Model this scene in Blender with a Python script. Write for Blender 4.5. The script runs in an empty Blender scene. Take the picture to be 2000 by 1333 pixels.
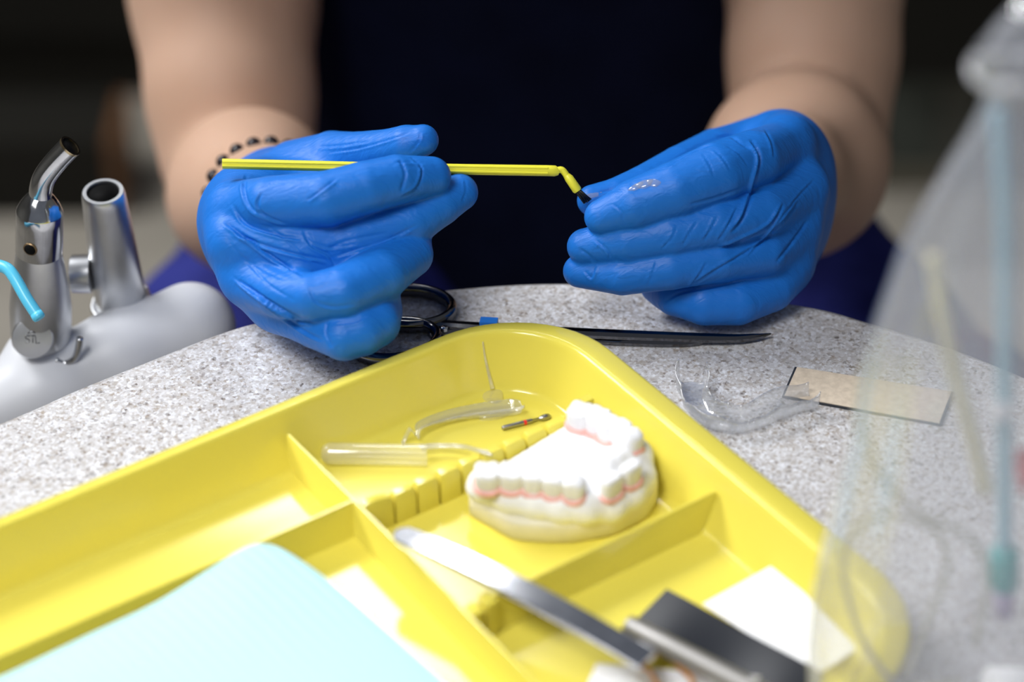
import bpy, bmesh, math, random
import numpy as np
from mathutils import Vector, Matrix, Euler

# ------------------------------------------------------------------ camera, world, lights
SC = bpy.context.scene
COL = SC.collection
T = 0.75                      # height of the table top
F = 4722.0                    # focal length in pixels of a 2000 px wide frame (85 mm lens)
CAM_H = T + 0.541
PITCH = math.radians(36.7)    # the lens looks this far below the horizon
rng = random.Random(7)

cam = bpy.data.cameras.new('camera')
cam.sensor_width = 36.0
cam.lens = F * 36.0 / 2000.0
cam.clip_start = 0.02
cam.dof.use_dof = True
cam.dof.focus_distance = 0.889
cam.dof.aperture_fstop = 4.0
cam_o = bpy.data.objects.new('camera', cam)
COL.objects.link(cam_o)
cam_o.location = (0, 0, CAM_H)
cam_o.rotation_euler = (math.pi / 2 - PITCH, 0, 0)
SC.camera = cam_o

SC.view_settings.view_transform = 'Standard'
SC.view_settings.look = 'None'
SC.view_settings.gamma = 1.0
SC.view_settings.use_curve_mapping = False
SC.view_settings.exposure = 0.27

world = bpy.data.worlds.new('room_light')
SC.world = world
world.use_nodes = True
world.node_tree.nodes['Background'].inputs[0].default_value = (0.80, 0.86, 1.0, 1)
world.node_tree.nodes['Background'].inputs[1].default_value = 0.15


def area_light(name, loc, target, sx, sy, power, color=(1, 1, 1)):
    l = bpy.data.lights.new(name, 'AREA')
    l.shape = 'RECTANGLE'
    l.size, l.size_y, l.energy, l.color = sx, sy, power, color
    o = bpy.data.objects.new(name, l)
    COL.objects.link(o)
    o.location = loc
    o.rotation_euler = (Vector(target) - Vector(loc)).to_track_quat('-Z', 'Y').to_euler()
    return o


lamp = area_light('treatment_lamp_light', (-0.38, 0.15, 1.78), (-0.07, 0.53, T), 0.40, 0.30, 0.74, (1.0, 1.0, 1.0))
lamp.data.spread = math.radians(50)
area_light('left_panel_light', (-1.40, 1.50, 2.20), (-0.05, 0.68, T), 1.0, 0.6, 38, (0.98, 0.99, 1.0))
area_light('far_ceiling_panel_light', (-0.19, 2.52, 2.60), (-0.1, 0.7, T), 0.30, 0.45, 8, (0.98, 0.99, 1.0))
area_light('near_fill_light', (-1.0, -0.7, 2.50), (0.0, 0.75, T), 1.2, 0.6, 5, (1.0, 0.97, 0.93))  # added fill from the camera side, not a fixture of the room

# ------------------------------------------------------------------ viewing geometry helpers (metres)
FWD = Vector((0, math.cos(PITCH), -math.sin(PITCH)))
UPV = Vector((0, math.sin(PITCH), math.cos(PITCH)))
RGT = Vector((1, 0, 0))
CAMP = Vector((0, 0, CAM_H))


def sight(px, py):
    return FWD + RGT * ((px - 1000) / F) - UPV * ((py - 666.5) / F)


def P(px, py, d):
    """the point seen along a line of sight at distance d (metres along the lens axis)"""
    return CAMP + sight(px, py) * d


def G(px, py, h=0.0):
    """the point seen along a line of sight that lies h millimetres above the table top"""
    r = sight(px, py)
    t = (T + h / 1000.0 - CAM_H) / r.z
    return CAMP + r * t


AZ = math.radians(55)         # the tray stands at this angle on the table
UD = Vector((math.sin(AZ), math.cos(AZ), 0))
VD = Vector((math.cos(AZ), -math.sin(AZ), 0))


def UV(u, v, h):
    """tray axes in millimetres"""
    p = UD * (u / 1000) + VD * (v / 1000)
    p.z = T + h / 1000
    return p


# ------------------------------------------------------------------ object helpers
def tag(o, label=None, cat=None, group=None, kind=None):
    if label: o['label'] = label
    if cat: o['category'] = cat
    if group: o['group'] = group
    if kind: o['kind'] = kind
    return o


def thing(name, loc, label, cat, group=None):
    o = bpy.data.objects.new(name, None)
    o.empty_display_size = 0.01
    COL.objects.link(o)
    o.location = loc
    return tag(o, label, cat, group)


def world_loc(o):
    v = Vector((0, 0, 0))
    while o is not None:
        v += o.location
        o = o.parent
    return v


def obj(name, verts, faces, m, parent=None, smooth=True, label=None, origin=None):
    me = bpy.data.meshes.new(name)
    vs = [Vector(v) for v in verts]
    base = world_loc(parent) if parent else Vector((0, 0, 0))
    if origin is None:
        org = sum(vs, Vector((0, 0, 0))) / len(vs)
    else:
        org = Vector(origin)
    me.from_pydata([tuple(v - org) for v in vs], [], [tuple(f) for f in faces])
    me.validate()
    me.update()
    if smooth:
        me.polygons.foreach_set('use_smooth', [True] * len(me.polygons))
    me.materials.append(m)
    o = bpy.data.objects.new(name, me)
    COL.objects.link(o)
    if parent:
        o.parent = parent
    o.location = org - base
    if label: o['label'] = label
    return o


def fix_normals(o):
    bm = bmesh.new()
    bm.from_mesh(o.data)
    bmesh.ops.recalc_face_normals(bm, faces=bm.faces)
    bm.to_mesh(o.data)
    bm.free()
    return o


def bevel(o, w, seg=2, ang=40):
    b = o.modifiers.new('bevel', 'BEVEL')
    b.width, b.segments, b.limit_method, b.angle_limit = w, seg, 'ANGLE', math.radians(ang)
    b.harden_normals = False
    return o


def flat_smooth(o, ang=35):
    """smooth shading that keeps hard edges"""
    bm = bmesh.new()
    bm.from_mesh(o.data)
    a = math.radians(ang)
    for e in bm.edges:
        if len(e.link_faces) == 2 and e.calc_face_angle(0) > a:
            e.smooth = False
    bm.to_mesh(o.data)
    bm.free()
    return o


def subdiv(o, n=2):
    s = o.modifiers.new('subdivision', 'SUBSURF')
    s.levels = s.render_levels = n
    return o


class MB:
    """collects several shapes into one mesh"""
    def __init__(self):
        self.v, self.f = [], []

    def add(self, vs, fs):
        k = len(self.v)
        self.v += [Vector(v) for v in vs]
        self.f += [tuple(i + k for i in f) for f in fs]
        return self

    def box(self, c, ax, ay, az, sx, sy, sz):
        c, ax, ay, az = Vector(c), Vector(ax).normalized(), Vector(ay).normalized(), Vector(az).normalized()
        vs = [c + ax * (sx * i / 2) + ay * (sy * j / 2) + az * (sz * k / 2) for k in (-1, 1) for j in (-1, 1) for i in (-1, 1)]
        return self.add(vs, [(0, 2, 3, 1), (4, 5, 7, 6), (0, 1, 5, 4), (2, 6, 7, 3), (0, 4, 6, 2), (1, 3, 7, 5)])

    def tube(self, pts, radii, seg=16, cap=True, squash=None, up=None, ang0=0.0, axis=None):
        pts = [Vector(p) for p in pts]
        n = len(pts)
        if not hasattr(radii, '__len__'): radii = [radii] * n
        k = len(self.v)
        prev = None
        for i, p in enumerate(pts):
            t = (pts[min(i + 1, n - 1)] - pts[max(i - 1, 0)])
            if t.length < 1e-9: t = Vector((0, 0, 1))
            t.normalize()
            if axis is not None: t = Vector(axis).normalized()
            if prev is None:
                ref = Vector(up) if up is not None else (Vector((0, 0, 1)) if abs(t.z) < 0.9 else Vector((1, 0, 0)))
                a = (ref - t * ref.dot(t)).normalized()
            else:
                a = (prev - t * prev.dot(t)).normalized()
            prev = a
            b = t.cross(a)
            sq = 1.0 if squash is None else squash
            for j in range(seg):
                th = 2 * math.pi * j / seg + ang0
                self.v.append(p + a * (math.cos(th) * radii[i] * sq) + b * (math.sin(th) * radii[i]))
        for i in range(n - 1):
            for j in range(seg):
                j2 = (j + 1) % seg
                self.f.append((k + i * seg + j, k + i * seg + j2, k + (i + 1) * seg + j2, k + (i + 1) * seg + j))
        if cap:
            self.f.append(tuple(k + j for j in range(seg))[::-1])
            self.f.append(tuple(k + (n - 1) * seg + j for j in range(seg)))
        return self

    def prism(self, poly, up):
        """poly: list of points; extruded along the vector up"""
        n = len(poly)
        up = Vector(up)
        vs = [Vector(p) for p in poly] + [Vector(p) + up for p in poly]
        fs = [tuple(range(n))[::-1], tuple(range(n, 2 * n))]
        fs += [(i, (i + 1) % n, (i + 1) % n + n, i + n) for i in range(n)]
        return self.add(vs, fs)

    def loft(self, rings, cap=True, closed=True):
        n = len(rings[0])
        k = len(self.v)
        for r in rings: self.v += [Vector(p) for p in r]
        m = n if closed else n - 1
        for i in range(len(rings) - 1):
            for j in range(m):
                j2 = (j + 1) % n
                self.f.append((k + i * n + j, k + i * n + j2, k + (i + 1) * n + j2, k + (i + 1) * n + j))
        if cap and closed:
            self.f.append(tuple(k + j for j in range(n))[::-1])
            self.f.append(tuple(k + (len(rings) - 1) * n + j for j in range(n)))
        return self

    def build(self, name, m, parent=None, smooth=True, label=None, origin=None, sharp=None):
        o = obj(name, self.v, self.f, m, parent, smooth, label, origin)
        fix_normals(o)
        if sharp: flat_smooth(o, sharp)
        return o


def spline(pts, n=12, closed=False):
    """Catmull-Rom through the points"""
    pts = [Vector(p) for p in pts]
    out = []
    m = len(pts)
    rngs = range(m) if closed else range(m - 1)
    for i in rngs:
        if closed:
            p0, p1, p2, p3 = pts[(i - 1) % m], pts[i], pts[(i + 1) % m], pts[(i + 2) % m]
        else:
            p0, p1, p2, p3 = pts[max(i - 1, 0)], pts[i], pts[i + 1], pts[min(i + 2, m - 1)]
        for k in range(n):
            t = k / n
            out.append(0.5 * ((2 * p1) + (p2 - p0) * t + (2 * p0 - 5 * p1 + 4 * p2 - p3) * t * t + (3 * p1 - p0 - 3 * p2 + p3) * t ** 3))
    if not closed: out.append(pts[-1])
    return out


# ------------------------------------------------------------------ materials
def principled(name, color, rough=0.5, metal=0.0, spec=0.5, coat=0.0, trans=0.0, ior=1.45, alpha=1.0, sheen=0.0, sss=0.0, sss_r=(0.01, 0.004, 0.002)):
    m = bpy.data.materials.new(name)
    m.use_nodes = True
    b = m.node_tree.nodes['Principled BSDF']
    b.inputs['Base Color'].default_value = (*color, 1)
    b.inputs['Roughness'].default_value = rough
    b.inputs['Metallic'].default_value = metal
    b.inputs['Specular IOR Level'].default_value = spec
    b.inputs['Coat Weight'].default_value = coat
    b.inputs['Coat Roughness'].default_value = 0.08
    b.inputs['Transmission Weight'].default_value = trans
    b.inputs['IOR'].default_value = ior
    b.inputs['Alpha'].default_value = alpha
    b.inputs['Sheen Weight'].default_value = sheen
    if sss:
        b.inputs['Subsurface Weight'].default_value = sss
        b.inputs['Subsurface Radius'].default_value = (1, 0.4, 0.2)
        b.inputs['Subsurface Scale'].default_value = sss_r[0]
    return m


def nodes(m):
    nt = m.node_tree
    return nt, nt.nodes, nt.links, nt.nodes['Principled BSDF']


def add_noise(m, scale, c1, c2, lo=0.35, hi=0.65, detail=4, stretch=None, bump=0.0, bdist=0.001, rough_var=None):
    nt, N, L, b = nodes(m)
    tc = N.new('ShaderNodeTexCoord')
    mp = N.new('ShaderNodeMapping')
    if stretch: mp.inputs['Scale'].default_value = stretch
    L.new(tc.outputs['Object'], mp.inputs[0])
    n = N.new('ShaderNodeTexNoise')
    n.inputs['Scale'].default_value = scale
    n.inputs['Detail'].default_value = detail
    L.new(mp.outputs[0], n.inputs['Vector'])
    if c1 is not None:
        r = N.new('ShaderNodeValToRGB')
        r.color_ramp.elements[0].position, r.color_ramp.elements[1].position = lo, hi
        r.color_ramp.elements[0].color, r.color_ramp.elements[1].color = (*c1, 1), (*c2, 1)
        L.new(n.outputs['Fac'], r.inputs[0])
        L.new(r.outputs[0], b.inputs['Base Color'])
    if rough_var:
        q = N.new('ShaderNodeMapRange')
        q.inputs[3].default_value, q.inputs[4].default_value = rough_var
        L.new(n.outputs['Fac'], q.inputs[0])
        L.new(q.outputs[0], b.inputs['Roughness'])
    if bump:
        bp = N.new('ShaderNodeBump')
        bp.inputs['Strength'].default_value = bump
        bp.inputs['Distance'].default_value = bdist
        L.new(n.outputs['Fac'], bp.inputs['Height'])
        L.new(bp.outputs[0], b.inputs['Normal'])
    return m


def add_bump(m, scale, strength, dist, detail=3, stretch=None):
    return add_noise(m, scale, None, None, detail=detail, stretch=stretch, bump=strength, bdist=dist)


M = {}
M['tray'] = principled('yellow_plastic', (0.77, 0.665, 0.10), 0.14, spec=0.5)
M['glove'] = principled('blue_nitrile', (0.010, 0.158, 0.60), 0.46, spec=0.35)
M['skin'] = add_noise(principled('skin', (0.6, 0.38, 0.26), 0.5, spec=0.3, sss=0.08), 14, (0.55, 0.345, 0.24), (0.61, 0.395, 0.285))
M['navy'] = add_noise(principled('navy_cotton_shaded', (0.012, 0.016, 0.07), 0.85, spec=0.1, sheen=0.02), 30, (0.0025, 0.004, 0.016), (0.004, 0.006, 0.022), bump=0.15, bdist=0.002)  # the torso's shade is put into this colour; same navy as the trousers
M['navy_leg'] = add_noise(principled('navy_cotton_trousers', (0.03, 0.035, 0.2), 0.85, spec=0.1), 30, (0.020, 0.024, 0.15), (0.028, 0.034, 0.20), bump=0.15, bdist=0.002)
M['brush_yellow'] = principled('yellow_brush_plastic', (0.90, 0.84, 0.06), 0.35)
M['bristle'] = principled('black_bristle', (0.01, 0.01, 0.01), 0.4)
M['chrome'] = add_noise(principled('polished_steel', (0.55, 0.56, 0.58), 0.12, metal=1.0), 120, (0.5, 0.51, 0.53), (0.62, 0.63, 0.65), rough_var=(0.06, 0.2))
M['dark_steel'] = principled('dark_polished_steel', (0.16, 0.16, 0.17), 0.1, metal=1.0)
M['bur_steel'] = principled('bur_steel', (0.36, 0.35, 0.33), 0.3, metal=1.0)
M['rod_steel'] = principled('dull_steel', (0.30, 0.29, 0.28), 0.5, metal=1.0)
M['satin'] = add_noise(principled('satin_aluminium', (0.5, 0.51, 0.53), 0.35, metal=1.0), 60, (0.58, 0.59, 0.61), (0.68, 0.69, 0.71), rough_var=(0.28, 0.42))
M['brushed'] = add_noise(principled('worn_steel', (0.6, 0.61, 0.64), 0.15, metal=1.0), 90, (0.5, 0.51, 0.54), (0.68, 0.69, 0.72))
M['grey_paint'] = principled('light_grey_paint', (0.60, 0.61, 0.64), 0.4, spec=0.4)
M['black'] = principled('hole_shade', (0.004, 0.004, 0.004), 0.7, spec=0.1)  # flat black stands for the shade inside the tube mouths and vent
M['plaster'] = add_noise(principled('white_dental_stone', (0.86, 0.86, 0.87), 0.6, spec=0.3), 300, (0.83, 0.83, 0.85), (0.89, 0.89, 0.90), bump=0.1, bdist=0.0004)
M['cream_stone'] = add_noise(principled('cream_dental_stone', (0.74, 0.70, 0.55), 0.4, spec=0.4), 80, (0.72, 0.68, 0.53), (0.78, 0.74, 0.6))
M['cyan_paper'] = principled('pale_cyan_paper', (0.47, 0.78, 0.84), 0.85, spec=0.1)
M['white_paper'] = principled('white_paper', (0.88, 0.88, 0.90), 0.8, spec=0.1)
M['black_paper'] = principled('black_paper', (0.012, 0.014, 0.02), 0.32, spec=0.5)
M['blue_tape'] = principled('blue_tape', (0.01, 0.16, 0.6), 0.5)
M['cyan_plastic'] = principled('sky_blue_plastic', (0.10, 0.55, 0.80), 0.3)
M['red'] = principled('red_band', (0.75, 0.03, 0.03), 0.4)
M['orange'] = principled('amber_elastic', (0.55, 0.22, 0.02), 0.3, trans=0.3)
M['gum'] = principled('pink_gum_paint', (0.85, 0.45, 0.40), 0.5)
M['bead'] = principled('dark_glass_bead', (0.02, 0.016, 0.02), 0.12)
M['clear'] = principled('clear_plastic', (0.97, 0.97, 0.97), 0.04, trans=1.0, ior=1.45)


def film_material(name, haze, tint, gloss=0.12, rough=0.08, bump=0.3, bscale=40):
    """thin clear film: light passes straight through, with a little scatter and shine"""
    m = bpy.data.materials.new(name)
    m.use_nodes = True
    nt = m.node_tree
    N, L = nt.nodes, nt.links
    N.remove(N['Principled BSDF'])
    out = N['Material Output']
    tr = N.new('ShaderNodeBsdfTransparent')
    tl = N.new('ShaderNodeBsdfTranslucent')
    df = N.new('ShaderNodeBsdfDiffuse')
    gl = N.new('ShaderNodeBsdfGlossy')
    tl.inputs[0].default_value = df.inputs[0].default_value = (*tint, 1)
    gl.inputs['Roughness'].default_value = rough
    m1 = N.new('ShaderNodeMixShader')
    m1.inputs[0].default_value = 0.5
    L.new(tl.outputs[0], m1.inputs[1]); L.new(df.outputs[0], m1.inputs[2])
    m2 = N.new('ShaderNodeMixShader')
    m2.inputs[0].default_value = haze
    L.new(tr.outputs[0], m2.inputs[1]); L.new(m1.outputs[0], m2.inputs[2])
    fr = N.new('ShaderNodeFresnel')
    ge = N.new('ShaderNodeNewGeometry')
    ir = N.new('ShaderNodeMath'); ir.operation = 'MULTIPLY_ADD'      # the same reflectance from either side of the film
    ir.inputs[1].default_value = 1 / 1.4 - 1.4; ir.inputs[2].default_value = 1.4
    L.new(ge.outputs['Backfacing'], ir.inputs[0]); L.new(ir.outputs[0], fr.inputs[0])
    mm = N.new('ShaderNodeMath'); mm.operation = 'MULTIPLY_ADD'
    mm.inputs[1].default_value = 1.0; mm.inputs[2].default_value = gloss * 0.3
    L.new(fr.outputs[0], mm.inputs[0])
    m3 = N.new('ShaderNodeMixShader')
    L.new(mm.outputs[0], m3.inputs[0]); L.new(m2.outputs[0], m3.inputs[1]); L.new(gl.outputs[0], m3.inputs[2])
    L.new(m3.outputs[0], out.inputs[0])
    if bump:
        tc = N.new('ShaderNodeTexCoord'); n = N.new('ShaderNodeTexNoise'); bp = N.new('ShaderNodeBump')
        n.inputs['Scale'].default_value = bscale; n.inputs['Detail'].default_value = 3
        bp.inputs['Strength'].default_value = bump; bp.inputs['Distance'].default_value = 0.004
        L.new(tc.outputs['Object'], n.inputs['Vector']); L.new(n.outputs['Fac'], bp.inputs['Height'])
        for s in (gl, df, fr): L.new(bp.outputs[0], s.inputs['Normal'])
    return m


M['film2'] = film_material('bag_tie_film', 0.5, (0.85, 0.86, 0.9), gloss=0.3, bump=0)
M['gel'] = film_material('milky_gel', 0.26, (1.0, 0.99, 0.9), gloss=0.4, rough=0.03, bump=0)
M['film'] = film_material('clear_bag_film', 0.26, (0.84, 0.87, 0.95), gloss=0.3)
M['aligner'] = film_material('clear_aligner_plastic', 0.20, (0.92, 0.94, 0.97), gloss=0.45, rough=0.05, bump=0.25, bscale=160)
M['capsule'] = film_material('frosted_capsule_plastic', 0.24, (1.0, 0.99, 0.92), gloss=0.2, rough=0.15, bump=0)


def glove_bump():
    nt, N, L, b = nodes(M['glove'])
    tc = N.new('ShaderNodeTexCoord')
    mp = N.new('ShaderNodeMapping')
    mp.inputs['Rotation'].default_value = (0.4, 0.5, 0.6)
    mp.inputs['Scale'].default_value = (1.0, 3.2, 1.0)
    L.new(tc.outputs['Object'], mp.inputs[0])
    n1 = N.new('ShaderNodeTexNoise'); n1.inputs['Scale'].default_value = 150; n1.inputs['Detail'].default_value = 3; n1.inputs['Distortion'].default_value = 0.6
    n2 = N.new('ShaderNodeTexNoise'); n2.inputs['Scale'].default_value = 1400; n2.inputs['Detail'].default_value = 2
    L.new(mp.outputs[0], n1.inputs['Vector']); L.new(tc.outputs['Object'], n2.inputs['Vector'])
    b1 = N.new('ShaderNodeBump'); b1.inputs['Strength'].default_value = 0.30; b1.inputs['Distance'].default_value = 0.0016
    b2 = N.new('ShaderNodeBump'); b2.inputs['Strength'].default_value = 0.05; b2.inputs['Distance'].default_value = 0.0003
    L.new(n1.outputs['Fac'], b1.inputs['Height']); L.new(n2.outputs['Fac'], b2.inputs['Height'])
    L.new(b1.outputs[0], b2.inputs['Normal']); L.new(b2.outputs[0], b.inputs['Normal'])


glove_bump()


def speckle_material():
    m = principled('speckled_laminate', (0.6, 0.58, 0.56), 0.42, spec=0.35)
    nt, N, L, b = nodes(m)
    tc = N.new('ShaderNodeTexCoord')
    def vor(scale, off):
        mp = N.new('ShaderNodeMapping'); mp.inputs['Location'].default_value = (off, off * 2, 0)
        v = N.new('ShaderNodeTexVoronoi'); v.inputs['Scale'].default_value = scale
        wb = N.new('ShaderNodeTexNoise'); wb.inputs['Scale'].default_value = scale * 1.5
        mx = N.new('ShaderNodeMix'); mx.data_type = 'VECTOR'
        L.new(tc.outputs['Object'], mp.inputs[0]); L.new(mp.outputs[0], wb.inputs['Vector'])
        ad = N.new('ShaderNodeVectorMath'); ad.operation = 'MULTIPLY_ADD'
        ad.inputs[1].default_value = (0.9 / scale,) * 3
        L.new(wb.outputs['Color'], ad.inputs[0]); L.new(mp.outputs[0], ad.inputs[2])
        L.new(ad.outputs[0], v.inputs['Vector'])
        N.remove(mx)
        s = N.new('ShaderNodeSeparateColor'); L.new(v.outputs['Color'], s.inputs[0])
        return s
    def ramp(src, stops):
        r = N.new('ShaderNodeValToRGB'); r.color_ramp.interpolation = 'CONSTANT'
        while len(r.color_ramp.elements) < len(stops): r.color_ramp.elements.new(0.5)
        for e, (p, c) in zip(r.color_ramp.elements, stops): e.position, e.color = p, (*c, 1)
        L.new(src, r.inputs[0]); return r
    s1, s2 = vor(720, 0.0), vor(1050, 0.31)
    r1 = ramp(s1.outputs[0], [(0, (0.15, 0.12, 0.10)), (0.05, (0.36, 0.29, 0.22)), (0.13, (0.50, 0.46, 0.43)), (0.34, (0.62, 0.59, 0.565)), (0.64, (0.71, 0.69, 0.68)), (0.84, (0.87, 0.87, 0.88))])
    r2 = ramp(s2.outputs[1], [(0, (0.22, 0.19, 0.18)), (0.06, (0.47, 0.41, 0.35)), (0.2, (0.60, 0.58, 0.56)), (0.6, (0.70, 0.68, 0.66)), (0.85, (0.90, 0.90, 0.92))])
    mx = N.new('ShaderNodeMix'); mx.data_type = 'RGBA'; mx.inputs[0].default_value = 0.5
    L.new(r1.outputs[0], mx.inputs[6]); L.new(r2.outputs[0], mx.inputs[7]); dk = N.new('ShaderNodeMix'); dk.data_type = 'RGBA'; dk.blend_type = 'MULTIPLY'; dk.inputs[0].default_value = 1.0
    dk.inputs[7].default_value = (0.87, 0.88, 0.91, 1)
    L.new(mx.outputs[2], dk.inputs[6]); L.new(dk.outputs[2], b.inputs['Base Color'])
    n = N.new('ShaderNodeTexNoise'); n.inputs['Scale'].default_value = 900
    bp = N.new('ShaderNodeBump'); bp.inputs['Strength'].default_value = 0.25; bp.inputs['Distance'].default_value = 0.0004
    L.new(tc.outputs['Object'], n.inputs['Vector']); L.new(n.outputs['Fac'], bp.inputs['Height']); L.new(bp.outputs[0], b.inputs['Normal'])
    return m


M['laminate'] = speckle_material()

# ------------------------------------------------------------------ distance-field modelling
def smin(a, b, k):
    h = np.maximum(k - np.abs(a - b), 0.0) / k
    return np.minimum(a, b) - h * h * (k * 0.25)


def cone(p, a, b, ra, rb):
    ax, ay, az = a
    dx, dy, dz = b[0] - ax, b[1] - ay, b[2] - az
    L2 = dx * dx + dy * dy + dz * dz + 1e-12
    X, Y, Z = p[0] - ax, p[1] - ay, p[2] - az
    t = np.clip((X * dx + Y * dy + Z * dz) / L2, 0, 1)
    return np.sqrt((X - t * dx) ** 2 + (Y - t * dy) ** 2 + (Z - t * dz) ** 2) - (ra + (rb - ra) * t)


def chain(p, pts, rad, k):
    d = None
    for i in range(len(pts) - 1):
        c = cone(p, pts[i], pts[i + 1], rad[i], rad[i + 1])
        d = c if d is None else smin(d, c, k)
    return d


def ellipsoid(p, c, r):
    X, Y, Z = (p[0] - c[0]) / r[0], (p[1] - c[1]) / r[1], (p[2] - c[2]) / r[2]
    k0 = np.sqrt(X * X + Y * Y + Z * Z)
    k1 = np.sqrt((X / r[0]) ** 2 + (Y / r[1]) ** 2 + (Z / r[2]) ** 2) + 1e-9
    return k0 * (k0 - 1.0) / k1


def sample(fn, lo, hi, h, B=16):
    lo = np.array(lo, float)
    n = np.ceil((np.array(hi) - lo) / h / B).astype(int)
    D = np.full(n * B + 1, 1e3, np.float32)
    cx = [lo[i] + (np.arange(n[i]) + 0.5) * B * h for i in range(3)]
    A = np.meshgrid(*cx, indexing='ij')
    dc = fn([a.astype(np.float64) for a in A])
    R = B * h * 0.9
    for i, j, k in np.argwhere(np.abs(dc) < R * 1.35):
        g = [lo[a] + (np.arange(B + 1) + q * B) * h for a, q in enumerate((i, j, k))]
        D[i * B:i * B + B + 1, j * B:j * B + B + 1, k * B:k * B + B + 1] = fn([g[0][:, None, None], g[1][None, :, None], g[2][None, None, :]])
    for i, j, k in np.argwhere(dc <= -R * 1.35):
        s = D[i * B:i * B + B + 1, j * B:j * B + B + 1, k * B:k * B + B + 1]
        s[s > 900] = -1.0
    return D, lo


def surface_nets(D, lo, h):
    S = D < 0
    nx, ny, nz = [s - 1 for s in D.shape]
    cnt = np.zeros((nx, ny, nz), np.int8)
    for i in (0, 1):
        for j in (0, 1):
            for k in (0, 1):
                cnt += S[i:i + nx, j:j + ny, k:k + nz]
    act = (cnt > 0) & (cnt < 8)
    ids = np.full(act.shape, -1, np.int64)
    A = np.argwhere(act)
    ids[act] = np.arange(len(A))
    acc = np.zeros((len(A), 3)); num = np.zeros(len(A))
    crn = [(0, 0, 0), (1, 0, 0), (0, 1, 0), (1, 1, 0), (0, 0, 1), (1, 0, 1), (0, 1, 1), (1, 1, 1)]
    for a in range(8):
        for b in range(a + 1, 8):
            ca, cb = np.array(crn[a]), np.array(crn[b])
            if np.abs(ca - cb).sum() != 1: continue
            da = D[tuple((A + ca).T)].astype(float); db = D[tuple((A + cb).T)].astype(float)
            m = (da < 0) != (db < 0)
            t = np.where(m, da / np.where(m, da - db, 1.0), 0)
            acc += np.where(m[:, None], ca + (cb - ca) * t[:, None], 0); num += m
    V = lo + (A + acc / num[:, None]) * h
    quads = []
    for ax in range(3):
        u, v = (ax + 1) % 3, (ax + 2) % 3
        s0 = [slice(1, None)] * 3; s1 = [slice(1, None)] * 3
        s0[ax] = slice(0, -1); s1[ax] = slice(1, None)
        a0, a1 = S[tuple(s0)], S[tuple(s1)]
        e = np.argwhere(a0 != a1)
        off = np.ones(3, int); off[ax] = 0
        e = e + off
        e = e[(e[:, u] < D.shape[u] - 1) & (e[:, v] < D.shape[v] - 1)]
        ins = S[tuple(e.T)]
        eu = np.zeros(3, int); eu[u] = 1
        ev = np.zeros(3, int); ev[v] = 1
        q = np.stack([ids[tuple((e - eu - ev).T)], ids[tuple((e - ev).T)], ids[tuple(e.T)], ids[tuple((e - eu).T)]], 1)
        q = np.where(ins[:, None], q, q[:, ::-1])
        quads.append(q)
    Q = np.concatenate(quads)
    return V, Q[(Q >= 0).all(1)]


def mesh_normals(V, Q):
    n = np.cross(V[Q[:, 2]] - V[Q[:, 0]], V[Q[:, 3]] - V[Q[:, 1]])
    N = np.zeros_like(V)
    for c in range(4): np.add.at(N, Q[:, c], n)
    return N / (np.linalg.norm(N, axis=1)[:, None] + 1e-12)


def relax(V, Q, it=2, w=0.5):
    for _ in range(it):
        s = np.zeros_like(V); c = np.zeros(len(V))
        for a in range(4):
            for b in ((a + 1) % 4, (a - 1) % 4):
                np.add.at(s, Q[:, a], V[Q[:, b]]); np.add.at(c, Q[:, a], 1)
        V = V + w * (s / np.maximum(c, 1)[:, None] - V)
    return V


def obj_np(name, V, Q, m, parent=None, label=None):
    me = bpy.data.meshes.new(name)
    base = np.array(world_loc(parent)) if parent else np.zeros(3)
    org = V.mean(0)
    me.from_pydata((V - org).tolist(), [], Q.tolist())
    me.update()
    me.polygons.foreach_set('use_smooth', [True] * len(me.polygons))
    me.materials.append(m)
    o = bpy.data.objects.new(name, me)
    COL.objects.link(o)
    if parent: o.parent = parent
    o.location = Vector(org - base)
    if label: o['label'] = label
    return o


FWDn, UPn, CAMn = np.array(FWD), np.array(UPV), np.array(CAMP)


def project(V):
    r = V - CAMn
    d = r @ FWDn
    return np.stack([1000 + F * r[:, 0] / d, 666.5 - F * (r @ UPn) / d], 1), d


def crease(V, N, line, width, amp, kind='groove', face=0.15):
    """press a fold into the side of the surface that the line was read from; line in sight-line units, amp in metres"""
    q, d = project(V)
    vis = ((CAMn - V) * N).sum(1) / np.linalg.norm(CAMn - V, axis=1)
    line = np.array(line, float)
    best = np.full(len(V), 1e9); side = np.zeros(len(V)); par = np.zeros(len(V))
    tot = max(len(line) - 1, 1)
    for i in range(len(line) - 1):
        a, b = line[i], line[i + 1]
        ab = b - a
        t = np.clip(((q - a) @ ab) / (ab @ ab), 0, 1)
        r = q - (a + t[:, None] * ab)
        dist = np.hypot(r[:, 0], r[:, 1])
        m = dist < best
        best[m] = dist[m]
        side[m] = np.sign(ab[0] * r[m, 1] - ab[1] * r[m, 0])
        par[m] = (i + t[m]) / tot
    fade = np.clip(np.minimum(par, 1 - par) * 5, 0.0, 1)
    s = best / width
    if kind == 'groove':
        prof = -np.exp(-s * s * 2.5)
    elif kind == 'ridge':
        prof = np.exp(-s * s * 2.5)
    else:                                   # fold: a ridge beside a groove
        x = s * side
        prof = -np.exp(-(x + 0.5) ** 2 * 4) + 0.8 * np.exp(-(x - 0.5) ** 2 * 4)
    w = np.clip((vis - face) * 5, 0, 1) * (best < width * 3)
    return V + N * (amp * prof * fade * w)[:, None]

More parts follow.
